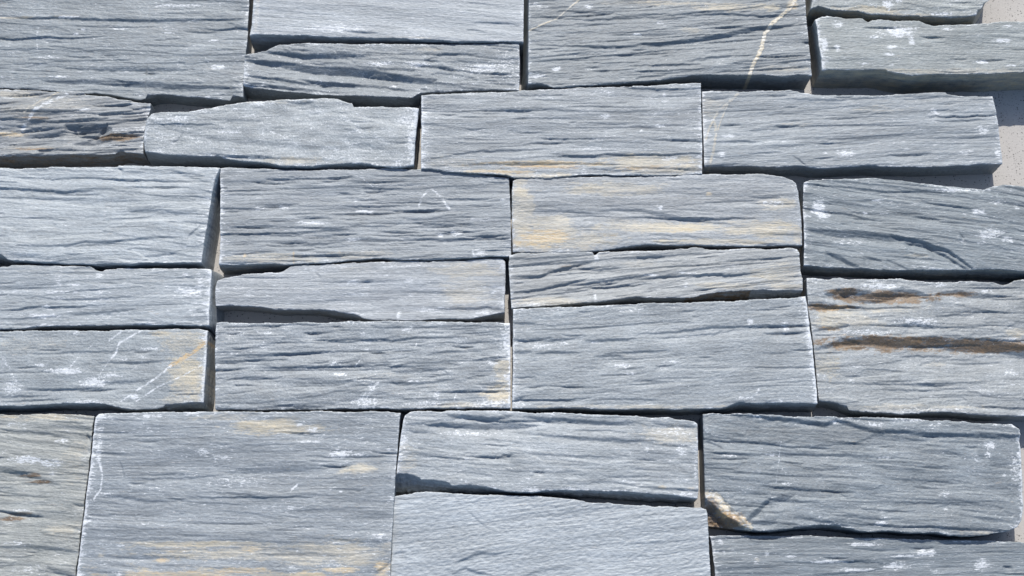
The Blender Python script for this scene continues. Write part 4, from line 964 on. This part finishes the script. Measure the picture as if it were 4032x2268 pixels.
                ('p', 3500, 1800, 120, 8, 0.6), ('r', 2850, 2050, 90, 40, 0.9), ('r', 2800, 2010, 40, 50, 0.7), ('o', 2850, 2020, 40, 26, 0.7), ('c', 3850, 2095, 90, 14, 0.5), ('d', 2870, 1794, 24, 8, 0.8), ('d', 3480, 1802, 30, 6, 0.7), ('d', 2980, 1640, 24, 12, 0.9),
                ('d', 3960, 1870, 24, 10, 0.6)],
         vein=[('d', [(3075, 1740), (3068, 1810), (3055, 1900)], 3, 0.6), ('q', [(2778, 1942), (2820, 1952), (2846, 1984), (2870, 2012), (2912, 2044), (2950, 2076)], 26, 1.0)]),
    dict(label="bright finely wrinkled slate stone at the bottom centre", h=31, col=(0.267, 0.292, 0.310), grain=6, seed=26, shingle=0.08,
         top=[(1553, 1955), (1636, 1941), (1682, 1939), (1784, 1945), (2000, 1951), (2138, 1957), (2231, 1965), (2332, 1977), (2461, 1987), (2761, 2001), (2781, 2007)],
         right=[(2785, 2024), (2789, 2098), (2794, 2190), (2798, 2268)], left=[(1551, 1969), (1546, 2061), (1542, 2176), (1538, 2268)],
         bot=[(1526, YB), (2812, YB)],
         ledges=0, cracks=0.02, lam=0.35, fine=0.35, roll=0.8, wave=2.0, pit=1.4, dust=0.5, wrinkle=0.42, wrinkle_dir=12, bruise=(0.4, 0.5), tilt=(0, 1.5),
         lips=[([(1545, 2185), (1570, 2172), (1600, 2168)], 1.4, 2.2, 8), ([(1790, 2215), (1850, 2190), (1890, 2172), (1950, 2178), (2000, 2170)], 1.8, 3.0, 16), ([(1780, 2260), (1810, 2240), (1835, 2230), (1880, 2248), (1940, 2262)], 1.8, 3.0, 18),
               ([(1830, 2000), (1880, 2045), (1930, 2085)], 0.7, 1.2, 6), ([(2040, 2275), (2130, 2240), (2260, 2230)], 1.2, 3.0, 16)],
         patch=[('d', 1780, 1965, 30, 14, 0.5), ('p', 1780, 1990, 300, 60, 0.3), ('p', 1900, 2240, 120, 30, 0.5), ('d', 2760, 2160, 30, 50, 0.3), ('p', 2050, 2100, 60, 40, 0.4)]),
    dict(label="dark slate stone cut by the bottom right corner, flecked with white scuffs", h=25, col=(0.129, 0.150, 0.165), grain=1, seed=27, shingle=0.80,
         top=[(2794, 2110), (3000, 2109), (3277, 2114), (3507, 2121), (3692, 2126), (3945, 2130), (4032, 2135), (XR, 2142)],
         left=[(2802, 2130), (2809, 2199), (2816, 2268)],
         bot=[(2842, YB), (XR, YB)],
         cracks=0.10, lam=0.6, dust=0.75, bruise=(0.8, 0.3),
         lips=[([(3230, 2212), (3320, 2206), (3430, 2204)], 1.3, 1.8, 8), ([(3200, 2262), (3350, 2250), (3480, 2240)], 1.4, 2.2, 9), ([(3340, 2158), (3450, 2162), (3550, 2162)], 1.0, 1.4, 6)],
         patch=[('d', 3410, 2144, 60, 8, 1.0), ('d', 3640, 2178, 50, 14, 0.9), ('d', 3560, 2190, 100, 7, 0.8), ('d', 3260, 2212, 80, 6, 0.9), ('d', 3530, 2228, 60, 14, 0.9), ('d', 3360, 2244, 90, 8, 0.9), ('d', 3110, 2190, 36, 6, 0.8),
                ('d', 3020, 2180, 12, 10, 0.9), ('d', 3870, 2225, 40, 26, 0.8), ('d', 3690, 2252, 26, 10, 0.7), ('d', 2975, 2210, 22, 16, 0.6), ('d', 3120, 2117, 40, 4, 0.8), ('d', 2840, 2130, 20, 16, 0.7), ('c', 2980, 2205, 14, 10, 0.5)]),
]

for sp in STONES:
    build_stone(sp['seed'] * 101, sp)
